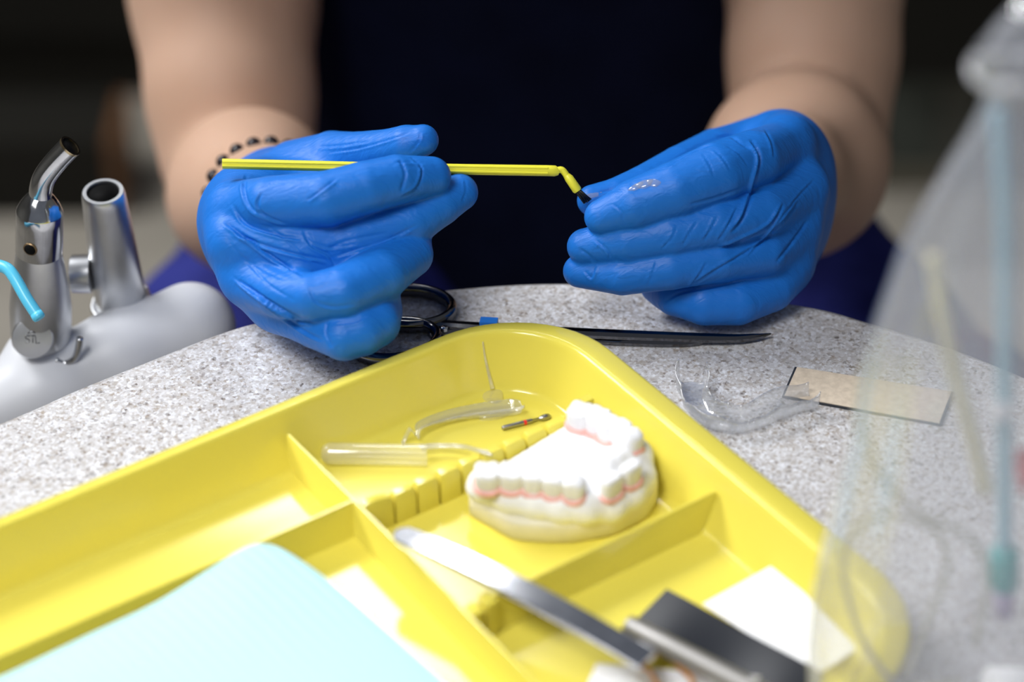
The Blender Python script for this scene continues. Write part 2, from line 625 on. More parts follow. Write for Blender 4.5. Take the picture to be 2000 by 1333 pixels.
# ------------------------------------------------------------------ room
M['floor'] = add_noise(principled('beige_vinyl', (0.42, 0.38, 0.32), 0.5, spec=0.3), 6, (0.32, 0.29, 0.24), (0.40, 0.365, 0.31))
M['wall'] = principled('painted_wall', (0.30, 0.29, 0.26), 0.8, spec=0.1)
M['dark_cabinet'] = principled('dark_cabinet_board', (0.016, 0.015, 0.012), 0.6, spec=0.2)
M['brown_edge'] = principled('brown_edge_band', (0.16, 0.07, 0.025), 0.6)
M['floor_shade'] = principled('olive_floor_shade', (0.17, 0.155, 0.115), 0.7, spec=0.2)  # tone of the floor in shade, put into the colour
M['sage2'] = principled('grey_board', (0.12, 0.12, 0.10), 0.7, spec=0.2)
M['umber'] = principled('umber_board', (0.10, 0.085, 0.06), 0.7, spec=0.2)
M['sage'] = principled('grey_green_board', (0.09, 0.10, 0.085), 0.7, spec=0.2)


def slab(name, x0, x1, y0, y1, z0, z1, m, kind='structure'):
    b = MB().box(((x0 + x1) / 2, (y0 + y1) / 2, (z0 + z1) / 2), (1, 0, 0), (0, 1, 0), (0, 0, 1), x1 - x0, y1 - y0, z1 - z0)
    return tag(b.build(name, m, smooth=False), kind=kind)


slab('floor', -2.6, 2.6, -2.2, 3.6, -0.05, 0.0, M['floor'])
slab('wall_back', -2.6, 2.6, 3.6, 3.7, 0.0, 2.75, M['wall'])
slab('wall_left', -2.7, -2.6, -2.2, 3.7, 0.0, 2.75, M['wall'])
slab('wall_right', 2.6, 2.7, -2.2, 3.7, 0.0, 2.75, M['wall'])

# ------------------------------------------------------------------ table
edge_px = [(0, 820), (150, 755), (300, 695), (430, 645), (520, 620), (700, 585), (880, 560), (1080, 548), (1300, 558), (1560, 590), (1700, 625)]
top = [G(*q) for q in edge_px]
lead = [UV(-180, -560, 0), UV(-150, -615, 0), UV(-80, -652, 0), UV(60, -661, 0), UV(150, -661.5, 0)]
tail = [UV(556, -480, 0), UV(575, -400, 0), UV(580, -300, 0), UV(580, -60, 0), UV(560, 20, 0), UV(500, 60, 0), UV(0, 60, 0), UV(-120, 40, 0), UV(-180, -40, 0), UV(-190, -300, 0)]
outline = spline(lead + top + tail, 6, closed=True)
table = thing('work_table', UV(220, -300, -750), 'grey speckled laminate work table with a rounded end, under the yellow tray', 'table')
mb = MB()
cen = sum(outline, Vector()) / len(outline)
rings = []
for off, z in ((0.004, 0.0), (0.0012, -0.0010), (0.0, -0.004), (0.0, -0.026), (0.002, -0.029), (0.006, -0.030)):
    rings.append([p + (cen - p).normalized() * off + Vector((0, 0, z)) for p in outline])
mb.loft(rings)
mb.build('table_top', M['laminate'], table, sharp=50)
lc = UV(200, -300, 0)
mb = MB().tube([(lc.x, lc.y, T - 0.03), (lc.x, lc.y, T - 0.045), (lc.x, lc.y, T - 0.05), (lc.x, lc.y, 0.06), (lc.x, lc.y, 0.03)], [0.13, 0.13, 0.045, 0.045, 0.06], 32)
mb.build('pedestal', M['grey_paint'], table)
mb = MB().tube([(lc.x, lc.y, 0.03), (lc.x, lc.y, 0.015), (lc.x, lc.y, 0.0)], [0.08, 0.24, 0.25], 40)
mb.build('base_plate', M['grey_paint'], table)

# ------------------------------------------------------------------ things across the room, out of focus
def upright(name, px0, px1, py, depth, h, m, label, cat):
    """a floor-standing box whose front foot is seen at py"""
    a, b = G(px0, py, -750), G(px1, py, -750)
    t = thing(name, ((a.x + b.x) / 2, a.y + depth / 2, 0), label, cat)
    return t, a.x, b.x, a.y


cab, x0, x1, y0 = upright('storage_cabinet', -700, 1000, 205, .5, .8, None, 'dark storage cabinet along the back of the room, left of the person', 'cabinet')
def bx(name, m, parent, xa, xb, ya, yb, za, zb, label=None):
    return MB().box(((xa + xb) / 2, (ya + yb) / 2, (za + zb) / 2), (1, 0, 0), (0, 1, 0), (0, 0, 1), xb - xa, yb - ya, zb - za).build(name, m, parent, smooth=False, label=label)
bx('carcass', M['dark_cabinet'], cab, x0, x1, y0 + .02, y0 + .5, 0.0, .86)
for k in range(3):
    w = (x1 - x0) / 3
    bx('door', M['dark_cabinet'], cab, x0 + w * k + .004, x0 + w * (k + 1) - .004, y0, y0 + .018, .08, .84)
bx('worktop', M['dark_cabinet'], cab, x0 - .01, x1 + .01, y0 - .02, y0 + .5, .86, .89)

st0 = G(243, 425, -750)
ped = thing('pedestal_bin', (st0.x - .20, st0.y + .05, 0), 'dark low pedestal with a brown edge, on the floor behind the suction tips', 'pedestal')
bx('body', M['dark_cabinet'], ped, st0.x - .42, st0.x - .010, st0.y, st0.y + .09, 0.0, .085)
bx('edge_band', M['brown_edge'], ped, st0.x - .010, st0.x, st0.y, st0.y + .09, 0.0, .085, 'brown edge band')

sb2, x0, x1, y0 = upright('sideboard', 1690, 2700, 368, .5, .8, None, 'dark sideboard with grey green and brown panels, right of the person', 'sideboard')
bx('carcass', M['dark_cabinet'], sb2, x0, x1, y0 + .02, y0 + .45, 0.0, .80)
bx('floor_shade', M['floor_shade'], sb2, x0, x1, y0 - .004, y0 + .02, 0.0, .026, 'added strip toned like the shaded floor')  # strip added to stand for the shaded floor here
bx('lower_panel', M['sage'], sb2, x0, x0 + .062, y0, y0 + .02, .026, .13, 'grey green lower panel')
bx('lower_panel', M['sage2'], sb2, x0 + .064, x0 + .10, y0, y0 + .02, .026, .13, 'greyer lower panel')
bx('lower_panel', M['umber'], sb2, x0 + .102, x1, y0, y0 + .02, .026, .13, 'brown lower panel')
bx('upper_panel', M['dark_cabinet'], sb2, x0, x1, y0 - .02, y0 + .02, .135, .79)

# ------------------------------------------------------------------ person: arms, clothes, gloved hands
person = thing('person', (0.0, 1.14, 0.47), 'person in navy scrubs and blue gloves holding a yellow brush behind the table', 'person')
A = np.array


def pn(px, py, d):
    return A(P(px, py, d))


DL = 0.0070    # how much further off the brush hand sits
DR = 0.020


def mm(x):
    return x / 1000.0


# --- the hand that holds the brush
def finger(pts, dd):
    return [pn(q[0], q[1], mm(q[2]) + dd) for q in pts], [mm(q[3]) for q in pts]


L_idx = finger([(462, 405, 876, 9.5), (530, 396, 862, 9.6), (640, 388, 856, 9.9), (715, 366, 858, 9.5), (775, 351, 862, 9.0), (842, 345, 868, 7.3)], DL)
L_mid = finger([(460, 470, 870, 9.5), (560, 478, 866, 9.5), (690, 468, 868, 9.4), (800, 432, 872, 9.2), (858, 396, 876, 8.6), (897, 376, 879, 7.0)], DL)
L_rin = finger([(482, 545, 872, 9.0), (545, 575, 858, 8.6), (612, 580, 850, 8.6), (670, 571, 850, 9.6), (745, 535, 858, 9.6), (800, 497, 872, 8.6), (800, 480, 888, 7.5)], DL)
L_pin = finger([(540, 600, 876, 8.4), (615, 640, 862, 7.6), (672, 656, 854, 9.0), (705, 645, 855, 9.4), (732, 630, 859, 9.2), (742, 608, 874, 8.0)], DL)
L_thu = finger([(590, 345, 925, 15), (650, 312, 915, 11), (700, 303, 903, 8.8), (760, 292, 892, 7.6), (795, 284, 887, 7.6), (826, 274, 884, 5.9)], DL)
L_palm = [([pn(548, 398, .962 + DL), pn(500, 415, .905 + DL), pn(455, 412, .880 + DL)], [.0200, .0185, .0100]),
          ([pn(548, 405, .955 + DL), pn(495, 450, .900 + DL), pn(460, 465, .874 + DL)], [.0200, .0180, .0095]),
          ([pn(552, 420, .945 + DL), pn(525, 500, .900 + DL), pn(490, 545, .876 + DL)], [.0195, .0170, .0090]),
          ([pn(558, 425, .945 + DL), pn(585, 540, .900 + DL), pn(552, 598, .878 + DL)], [.0190, .0160, .0082]),
          ([pn(565, 400, .945 + DL), pn(640, 400, .915 + DL), pn(660, 470, .895 + DL)], [.018, .018, .014]),
          ([pn(478, 500, .874 + DL), pn(590, 512, .866 + DL), pn(700, 500, .870 + DL), pn(790, 455, .879 + DL)], [.0080, .0080, .0080, .0075]),
          ([pn(530, 578, .874 + DL), pn(640, 614, .861 + DL), pn(735, 585, .867 + DL)], [.0065, .0070, .0075]),
          ([pn(560, 435, .872 + DL), pn(690, 425, .874 + DL), pn(810, 390, .880 + DL)], [.0080, .0080, .0070])]


def hand_field(palm, fingers, kp=0.006, kf=0.0012):
    def fn(p):
        dp = None
        for pts, r in palm:
            c = chain(p, pts, r, 0.004)
            dp = c if dp is None else smin(dp, c, 0.010)
        d = dp
        for i, (pts, r) in enumerate(fingers):
            c = smin(chain(p, pts, r, 0.0004), dp, kp)
            d = smin(d, c, kf)
        return d
    return fn


def hand_mesh(palm, fingers, h, kp=0.006, cut=None):
    allp = np.array([q for pts, r in palm + fingers for q in pts])
    lo, hi = allp.min(0) - 0.032, allp.max(0) + 0.032
    fn = hand_field(palm, fingers, kp)
    D, lo = sample(fn, lo, hi, h)
    V, Q = surface_nets(D, lo, h)
    V = relax(V, Q, 3, 0.5)
    return V, Q


HRES = 0.00062
V, Q = hand_mesh(L_palm, [L_idx, L_mid, L_rin, L_pin, L_thu], HRES)


def folds(V, Q, lst):
    for line, w, amp, kind in lst:
        N = mesh_normals(V, Q)
        V = crease(V, N, spl2(line), w * 0.68, amp * 0.85 / 1000.0, kind)
    return V


def spl2(l):
    return [(p.x, p.y) for p in spline([Vector((x, y, 0)) for x, y in l], 5)]


L_folds = [
    ([(436, 436), (480, 468), (540, 512), (592, 541)], 9, 1.5, 'fold'),
    ([(462, 548), (520, 590), (575, 622), (612, 634)], 9, 1.6, 'fold'),
    ([(480, 340), (474, 372), (490, 410), (530, 430)], 8, 0.8, 'fold'),
    ([(512, 372), (500, 400), (520, 425), (560, 440)], 6, 0.7, 'fold'),
    ([(452, 400), (480, 440), (545, 462), (590, 470)], 8, 0.9, 'fold'),
    ([(450, 455), (510, 480), (580, 500), (640, 512)], 8, 1.0, 'fold'),
    ([(590, 450), (605, 480), (640, 500), (652, 522)], 7, 0.8, 'fold'),
    ([(600, 470), (640, 486), (700, 478)], 6, 0.5, 'fold'),
    ([(600, 395), (630, 372), (660, 350)], 6, 0.6, 'fold'),
    ([(780, 310), (792, 340), (782, 376)], 6, 1.0, 'groove'),
    ([(800, 308), (822, 330), (812, 365), (782, 384)], 6, 0.9, 'fold'),
    ([(770, 320), (800, 318), (830, 322)], 5, 0.5, 'fold'),
    ([(650, 505), (700, 490), (760, 470), (820, 440)], 7, 0.7, 'fold'),
    ([(640, 488), (680, 470), (760, 455)], 6, 0.5, 'groove'),
    ([(600, 560), (615, 590), (650, 602), (700, 596)], 7, 0.5, 'fold'),
    ([(450, 540), (520, 596), (590, 648), (630, 668)], 7, 0.8, 'fold'),
    ([(480, 560), (540, 600), (600, 640)], 5, 0.6, 'fold'),
    ([(640, 628), (636, 650), (648, 680)], 6, 0.9, 'groove'),
    ([(655, 636), (690, 632), (720, 620)], 5, 0.5, 'fold'),
    ([(620, 290), (670, 286), (720, 278)], 6, 0.5, 'fold'),
    ([(640, 300), (700, 292), (760, 275), (800, 262)], 5, 0.5, 'fold'),
    ([(800, 300), (818, 280), (824, 258)], 5, 0.5, 'fold'),
    ([(905, 350), (908, 372), (900, 395)], 5, 0.35, 'fold'),
    ([(470, 500), (520, 530), (560, 548)], 5, 0.4, 'groove'),
    ([(445, 470), (490, 520), (530, 560), (580, 590)], 5, 0.5, 'groove'),
    ([(520, 440), (560, 470), (600, 505), (640, 522)], 5, 0.5, 'groove'),
]
V = folds(V, Q, L_folds)
glove = obj_np('glove', V, Q, M['glove'], person, label='blue nitrile glove on the hand gripping the yellow brush')

# --- the other hand, wetted by the brush
R_idx = finger([(1538, 282, 900, 9.6), (1470, 312, 876, 11.0), (1400, 338, 866, 11.4), (1320, 371, 862, 10.6), (1240, 400, 862, 9.5), (1176, 424, 864, 6.6)], DR)
R_mid = finger([(1565, 365, 896, 9.4), (1490, 412, 876, 9.6), (1400, 436, 868, 9.4), (1310, 455, 866, 9.0), (1225, 470, 868, 8.6), (1143, 482, 872, 6.8)], DR)
R_rin = finger([(1552, 440, 898, 9.0), (1490, 492, 882, 9.2), (1400, 505, 873, 8.8), (1310, 521, 870, 8.6), (1215, 536, 872, 7.8), (1132, 530, 877, 6.2)], DR)
R_pin = finger([(1535, 515, 902, 10), (1505, 562, 892, 9.2), (1440, 588, 884, 9.2), (1375, 590, 882, 8.8), (1318, 580, 886, 7.2), (1280, 562, 894, 5.6)], DR)
R_thu = finger([(1490, 300, 942, 15), (1400, 306, 920, 11), (1330, 332, 905, 9.4), (1255, 366, 892, 8.0), (1205, 386, 886, 7.4), (1158, 392, 884, 6.0)], DR)
R_palm = [([pn(1505, 352, .968 + DR), pn(1525, 305, .925 + DR), pn(1535, 277, .900 + DR)], [.0195, .0170, .0100]),
          ([pn(1505, 358, .962 + DR), pn(1540, 362, .920 + DR), pn(1567, 368, .897 + DR)], [.0195, .0165, .0090]),
          ([pn(1508, 372, .955 + DR), pn(1530, 430, .920 + DR), pn(1550, 442, .898 + DR)], [.0190, .0165, .0095]),
          ([pn(1505, 382, .950 + DR), pn(1505, 480, .920 + DR), pn(1530, 512, .902 + DR)], [.0190, .0160, .0105]),
          ([pn(1490, 360, .945 + DR), pn(1440, 400, .915 + DR), pn(1420, 450, .900 + DR)], [.018, .018, .014]),
          ([pn(1500, 385, .890 + DR), pn(1400, 408, .880 + DR), pn(1280, 430, .880 + DR), pn(1200, 448, .882 + DR)], [.0080, .0080, .0078, .0060]),
          ([pn(1500, 455, .890 + DR), pn(1400, 473, .882 + DR), pn(1280, 494, .880 + DR), pn(1180, 505, .884 + DR)], [.0080, .0078, .0075, .0055]),
          ([pn(1500, 530, .896 + DR), pn(1400, 548, .888 + DR), pn(1310, 556, .890 + DR)], [.0080, .0075, .0065])]
V, Q = hand_mesh(R_palm, [R_idx, R_mid, R_rin, R_pin, R_thu], HRES)
R_folds = [
    ([(1462, 272), (1481, 307), (1471, 355), (1450, 420), (1425, 455)], 9, 1.6, 'fold'),
    ([(1398, 268), (1425, 266), (1448, 280), (1466, 292)], 5, 0.8, 'groove'),
    ([(1490, 250), (1506, 280), (1510, 310)], 7, 0.5, 'fold'),
    ([(1415, 285), (1440, 300), (1460, 325)], 5, 0.45, 'fold'),
    ([(1390, 292), (1410, 310), (1425, 335)], 5, 0.45, 'fold'),
    ([(1370, 300), (1385, 325), (1392, 345)], 5, 0.35, 'fold'),
    ([(1345, 400), (1400, 386), (1455, 366)], 6, 0.7, 'groove'),
    ([(1400, 420), (1385, 450), (1370, 470)], 6, 0.6, 'fold'),
    ([(1440, 400), (1420, 440), (1400, 470)], 6, 0.6, 'fold'),
    ([(1360, 432), (1345, 455), (1330, 480)], 6, 0.45, 'fold'),
    ([(1320, 440), (1310, 465), (1290, 485)], 6, 0.4, 'fold'),
    ([(1530, 395), (1500, 440), (1440, 470), (1405, 484)], 8, 1.3, 'fold'),
    ([(1560, 390), (1530, 430), (1490, 468), (1460, 500)], 7, 0.8, 'fold'),
    ([(1578, 430), (1550, 470), (1515, 515)], 6, 1.2, 'groove'),
    ([(1540, 400), (1500, 460), (1440, 500), (1390, 530), (1345, 560)], 7, 0.7, 'fold'),
    ([(1380, 510), (1365, 535), (1345, 562)], 6, 0.5, 'fold'),
    ([(1280, 510), (1272, 535), (1262, 560)], 6, 0.4, 'fold'),
    ([(1130, 485), (1150, 500), (1158, 512)], 6, 0.7, 'groove'),
    ([(1160, 470), (1185, 490), (1190, 505)], 6, 0.5, 'fold'),
    ([(1140, 530), (1155, 545), (1165, 520)], 6, 0.5, 'fold'),
    ([(1195, 400), (1212, 415), (1215, 430)], 5, 0.4, 'fold'),
    ([(1290, 600), (1330, 575), (1400, 562), (1470, 545)], 7, 0.6, 'fold'),
    ([(1300, 330), (1350, 300), (1400, 282)], 6, 0.5, 'fold'),
    ([(1320, 312), (1370, 285), (1420, 268)], 5, 0.4, 'fold'),
    ([(1170, 375), (1200, 372), (1225, 374)], 5, 0.4, 'groove'),
    ([(1590, 350), (1560, 380), (1530, 420)], 6, 0.4, 'fold'),
]
V = folds(V, Q, R_folds)
R_V, R_N = V, mesh_normals(V, Q)
glove2 = obj_np('glove', V, Q, M['glove'], person, label='blue nitrile glove, wet with gel at the fingertips')

# --- bare arms joined through the shoulders
def arms_field(p):
    d = None
    for f in ARM:
        c = None
        for pts, r, k in f:
            s = chain(p, pts, r, k)
            c = s if c is None else smin(c, s, 0.003)
        d = c if d is None else smin(d, c, 0.02)
    return d


SH_L, SH_R = A((-0.185, 1.13, T + 0.30)), A((0.205, 1.13, T + 0.30))
ARM = [
    [([pn(478, 385, 1.115), pn(492, 375, 1.06), pn(520, 392, 0.998), pn(540, 398, 0.968)], [.0365, .0345, .0215, .0185], 0.012),
     ([pn(462, 300, 1.145), pn(450, 180, 1.15), pn(438, 0, 1.16), SH_L], [.0370, .0385, .0430, .055], 0.012)],
    [([pn(1560, 310, 1.115), pn(1552, 325, 1.06), pn(1525, 345, 0.998), pn(1510, 352, 0.970)], [.0425, .0385, .024, .0185], 0.012),
     ([pn(1580, 240, 1.15), pn(1588, 100, 1.155), pn(1592, -50, 1.165), SH_R], [.0385, .0390, .0405, .055], 0.012)],
    [([SH_L, A((0.01, 1.17, T + 0.30)), SH_R], [.055, .075, .055], 0.02), ([A((0.01, 1.17, T + 0.30)), A((0.01, 1.17, T - 0.20))], [.075, .085], 0.02)],
]
allp = np.array([q for f in ARM for pts, r, k in f for q in pts])
D, lo = sample(arms_field, allp.min(0) - 0.1, allp.max(0) + 0.1, 0.0035)
V, Q = surface_nets(D, lo, 0.0035)
V = relax(V, Q, 3, 0.5)
obj_np('body', V, Q, M['skin'], person)


# --- scrub top and trousers
def top_field(p):
    d = chain(p, [A((0.01, 1.16, T + 0.36)), A((0.01, 1.15, T + 0.12)), A((0.01, 1.16, T - 0.24))], [.115, .125, .130], 0.03)
    e = chain(p, [A((-0.055, 1.16, T + 0.30)), A((-0.045, 1.15, T - 0.22))], [.105, .108], 0.03)
    f = chain(p, [A((0.085, 1.16, T + 0.30)), A((0.080, 1.15, T - 0.22))], [.105, .108], 0.03)
    d = smin(smin(d, e, 0.05), f, 0.05)
    for sx, s in ((-1, SH_L), (1, SH_R)):
        g = chain(p, [A((s[0] * 0.8, 1.15, T + 0.30)), s, s + A((sx * 0.012, -0.02, -0.10))], [.085, .075, .068], 0.02)
        d = smin(d, g, 0.03)
    X, Y, Z = p
    w = 0.004 * np.sin(X * 38 + np.sin(Z * 17 + 1) * 1.6) * np.sin(Z * 15 + X * 9) + 0.003 * np.sin(Z * 40 + X * 22)
    return d + w


D, lo = sample(top_field, (-0.36, 0.95, T - 0.42), (0.38, 1.36, T + 0.50), 0.007)
V, Q = surface_nets(D, lo, 0.007)
V = relax(V, Q, 2)
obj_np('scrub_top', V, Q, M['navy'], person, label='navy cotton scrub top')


def legs_field(p):
    d = None
    for s, kx in ((-1, -0.160), (1, 0.200)):
        c = chain(p, [A((0.01 + s * 0.070, 1.19, T - 0.245)), A((kx, 0.87, T - 0.215)), A((kx, 0.76, T - 0.25)), A((kx, 0.74, T - 0.33)), A((kx, 0.80, 0.06))], [.090, .080, .072, .066, .050], 0.03)
        d = c if d is None else smin(d, c, 0.03)
    X, Y, Z = p
    return d + 0.003 * np.sin(Y * 60 + X * 30) * np.sin(Y * 23 + Z * 18)


D, lo = sample(legs_field, (-0.36, 0.6, 0.0), (0.38, 1.32, T - 0.08), 0.008)
V, Q = surface_nets(D, lo, 0.008)
V = relax(V, Q, 2)
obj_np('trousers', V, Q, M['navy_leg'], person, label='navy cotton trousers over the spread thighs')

# --- bead bracelet round the wrist behind the brush hand
wa, wb = pn(515, 388, 1.005), pn(528, 394, 0.975)
axis = Vector(wb - wa).normalized()
wc = Vector(pn(522, 394, 0.996))
e1 = (RGT - axis * RGT.dot(axis)).normalized()
e2 = axis.cross(e1)
brace = None
for i in range(21):
    th = 2 * math.pi * i / 21
    c = wc + e1 * math.cos(th) * 0.0240 + e2 * math.sin(th) * 0.0240
    r = 0.0033
    vs, fs = [], []
    mbd = MB()
    prof = [(-1, 0.02), (-.85, .53), (-.5, .87), (0, 1), (.5, .87), (.85, .53), (1, 0.02)]
    mbd.tube([c + axis * (a * r) for a, b in prof], [b * r for a, b in prof], 10)
    if brace is None:
        brace = obj('bracelet', *(lambda m: (m.v, m.f))(MB().tube([wc + e1 * math.cos(2 * math.pi * k / 48) * 0.0240 + e2 * math.sin(2 * math.pi * k / 48) * 0.0240 for k in range(49)], 0.0005, 6)), M['bead'], person, label='bracelet of dark glossy beads')
    mbd.build('bead', M['bead'], brace)

# ------------------------------------------------------------------ the yellow brush
def bd(px):
    """the brush leans a little away towards its tip"""
    return 0.8780 + 0.0120 * (px - 434) / 716


brush = thing('applicator_brush', P(780, 325, bd(780)), 'yellow plastic brush with a bent neck and black bristles, held in the gloved hands', 'brush')
bpts = [P(434, 320, bd(434)), P(690, 326, bd(690)), P(900, 331, bd(900)), P(1070, 333.5, bd(1070)), P(1084, 334, bd(1084)), P(1092, 336, bd(1092))]
mb = MB().tube(bpts, [.00195, .00195, .00205, .0021, .0021, .0013], 10, squash=0.95)
for s in (-1, 1):
    mb.tube([P(434, 320 + s * 4, bd(434) - .0018), P(1070, 333.5 + s * 5, bd(1070) - .0018)], [.0004, .0005], 6)
mb.build('handle', M['brush_yellow'], brush, sharp=50)
mb = MB().tube(spline([P(1088, 333, bd(1088)), P(1097, 332, bd(1097)), P(1104, 339, bd(1104)), P(1110, 350, bd(1110))], 4), 0.00125, 10)
mb.build('neck', M['brush_yellow'], brush)
mb = MB().tube([P(1107, 343, bd(1107)), P(1111, 348, bd(1111)), P(1127, 371, bd(1127)), P(1129, 374, bd(1129))], [.0013, .0017, .0018, .0014], 12)
mb.build('ferrule', M['brush_yellow'], brush, sharp=50)
mb = MB()
for i in range(40):
    a = rng.random() * 2 * math.pi
    q = math.sqrt(rng.random())
    b0 = P(1128 + math.cos(a) * q * 5, 372 + math.sin(a) * q * 4, bd(1128) + (rng.random() - .5) * .0015)
    b1 = P(1147 + math.cos(a) * q * 8, 393 + math.sin(a) * q * 3 - math.cos(a) * q * 4, bd(1147) + .002 + (rng.random() - .5) * .002)
    mb.tube([b0, b1], [.00035, .00025], 5)
mb.build('bristles', M['bristle'], brush)


# ------------------------------------------------------------------ gel left on the fingertips by the brush
def on_hand(px, py, lift=0.0):
    q, d = project(R_V)
    m = np.hypot(q[:, 0] - px, q[:, 1] - py) < 5
    i = np.argwhere(m)[:, 0]
    i = i[np.argmin(d[i])]
    return Vector(R_V[i] + R_N[i] * lift), Vector(R_N[i])


def hand_blob(mb, px, py, ru, rv, rh, ang):
    c, n = on_hand(px, py, -.0003)
    a = (RGT * math.cos(ang) + UPV * math.sin(ang)); a = (a - n * a.dot(n)).normalized(); b = n.cross(a)
    rings = []
    for t in range(7):
        k = max(math.cos(t / 6 * math.pi / 2) ** .6, .03)
        rings.append([c + a * (math.cos(th) * ru * k * (1 + .15 * math.sin(3 * th))) + b * (math.sin(th) * rv * k) + n * (rh * math.sin(t / 6 * math.pi / 2)) for th in [2 * math.pi * j / 20 for j in range(20)]])
    mb.loft(rings)


mb = MB()
hand_blob(mb, 1240, 362, .0032, .0013, .0010, .5)
hand_blob(mb, 1257, 356, .0034, .0018, .0009, .2)
hand_blob(mb, 1276, 352, .0028, .0017, .0006, -.3)
o = mb.build('gel_drop', M['gel'])
tag(o, 'milky gel drop on the index finger of the right-hand glove in view', 'gel')
mb = MB()
hand_blob(mb, 1160, 377, .0032, .0012, .0003, .25)
o = mb.build('wet_gel_film', M['gel'])
tag(o, 'thin wet gel film on the thumb tip of the glove under the brush bristles', 'gel')

# ------------------------------------------------------------------ yellow instrument tray
FU0, FU1, FV0, FV1 = 120.0, 405.7, -573.0, -379.0       # edges of the tray floor in tray axes
tray = thing('instrument_tray', UV((FU0 + FU1) / 2, (FV0 + FV1) / 2, 0), 'yellow plastic tray divided into compartments, lying on the speckled table', 'tray')


def rrect(off, n=12):
    """rounded outline of the tray at a distance outside its floor; the rim is wider on the short sides"""
    o2 = off if off < 9 else 9 + (off - 9) * 0.58
    ru, rv = (26 + off * .95, 26 + o2 * .95) if off > -10 else (12, 12)
    u0, u1, v0, v1 = FU0 - off, FU1 + off, FV0 - o2, FV1 + o2
    out = []
    for cu, cv, a0 in ((u1 - ru, v1 - rv, 0), (u0 + ru, v1 - rv, 90), (u0 + ru, v0 + rv, 180), (u1 - ru, v0 + rv, 270)):
        for k in range(n + 1):
            a = math.radians(a0 + 90 * k / n)
            out.append((cu + ru * math.cos(a), cv + rv * math.sin(a)))
    return out


prof = [(-1, 0.4), (2.0, 0.6), (7.5, 17.5), (8.8, 19.4), (10.0, 20.4), (12, 20.8), (18.6, 19.6), (19.2, 19.2), (19.4, 17.6), (20.2, 17.2), (20.8, 17.8), (20.9, 19.6), (20.3, 20.7), (19.0, 21.4),
        (13.0, 22.4), (11.2, 22.7), (9.9, 22.5), (9.0, 21.7), (8.5, 20.4), (1.2, 4.2), (0.4, 2.9), (-0.8, 2.15), (-2.4, 2.0), (-20, 2.0)]
rings = []
for off, z in prof:
    rings.append([UV(u, v, z) for u, v in rrect(off)])
mb = MB().loft(rings, cap=True)
mb.build('basin', M['tray'], tray, sharp=60)


def wall_line(u0, v0, u1, v1, h, th=1.9, z0=1.8, name='divider'):
    d = Vector((u1 - u0, v1 - v0, 0)).normalized()
    n = Vector((-d.y, d.x, 0))
    mb = MB()
    prof = [(-th / 2 - 0.9, z0), (-th / 2 - 0.25, z0 + 1.0), (-th / 2 + 0.2, h - 0.7), (-th / 2 + 0.6, h), (th / 2 - 0.6, h), (th / 2 - 0.2, h - 0.7), (th / 2 + 0.25, z0 + 1.0), (th / 2 + 0.9, z0)]
    rings = [[UV(u + n.x * a, v + n.y * a, z) for a, z in prof] for u, v in ((u0, v0), (u1, v1))]
    mb.loft(rings)
    return mb


# the long cross divider, the left divider, the right divider; ends run into the sloping walls
wall_line(309.5, -576.8, 309.5, -375.0, 16.5).build('divider', M['tray'], tray, sharp=45)
wall_line(116.0, -534.0, 309.0, -534.0, 16.5).build('divider', M['tray'], tray, sharp=45)
wall_line(320.0, -468.3, 411.0, -468.3, 16.8).build('divider', M['tray'], tray, sharp=45)
# small notched block where the right divider starts
mb = MB()
for a, b, hh in ((311.0, 315.5, 14.0), (316.5, 321.0, 15.5)):
    mb.prism([UV(a, -471, 1.8), UV(b, -471, 1.8), UV(b, -465.5, 1.8), UV(a, -465.5, 1.8)], (0, 0, hh / 1000))
o = mb.build('notch_block', M['tray'], tray, smooth=False)
bevel(o, 0.0007)
# the toothed instrument rack
mb = MB()
u = 310.5
k = 0
while u < 402:
    w = 11.8 if k == 0 else 8.2
    ht = 15.6 if k == 0 else 14.2
    prof = [(-2.6, 1.8), (-2.2, ht - 1.6), (-1.4, ht), (1.4, ht), (2.2, ht - 1.6), (2.6, 1.8)]
    rings = [[UV(u + t, -532.0 + a, z - dz) for a, z in prof] for t, dz in ((0, 1.2), (0.8, 0.15), (w * .5, 0), (w - 0.8, 0.2 if k else 1.4), (w, 1.2 if k else 2.6))]
    for r in rings: r[0].z = r[-1].z = T + 0.0018
    mb.loft(rings)
    u += w + 0.9
    k += 1
mb.prism([UV(402.2, -533.6, 1.8), UV(406.5, -533.6, 1.8), UV(406.5, -530.4, 1.8), UV(402.2, -530.4, 1.8)], (0, 0, .0165))
mb.prism([UV(311, -532.7, 1.8), UV(404, -532.7, 1.8), UV(404, -531.3, 1.8), UV(311, -531.3, 1.8)], (0, 0, 0.0075))
mb.build('notched_rack', M['tray'], tray, sharp=40)

# ------------------------------------------------------------------ dental cast
cast = thing('dental_cast', UV(376, -505, 2), 'white plaster dental cast with pink painted gums standing in the yellow tray', 'dental cast')
base_uv = [(345.5, -519.5), (350.5, -500), (358, -493), (366, -487.3), (380, -482.2), (394, -483.0), (404, -489), (409.0, -499), (410.5, -511), (407, -524), (398, -529.5), (349.5, -523.5)]
# keep the foot inside the tray wall
base_uv = [(min(a, 404.2), b) for a, b in base_uv]


def inset(poly, d):
    c = Vector((sum(p[0] for p in poly) / len(poly), sum(p[1] for p in poly) / len(poly)))
    return [((Vector(p) - c) * (1 - d / (Vector(p) - c).length) + c) for p in poly]


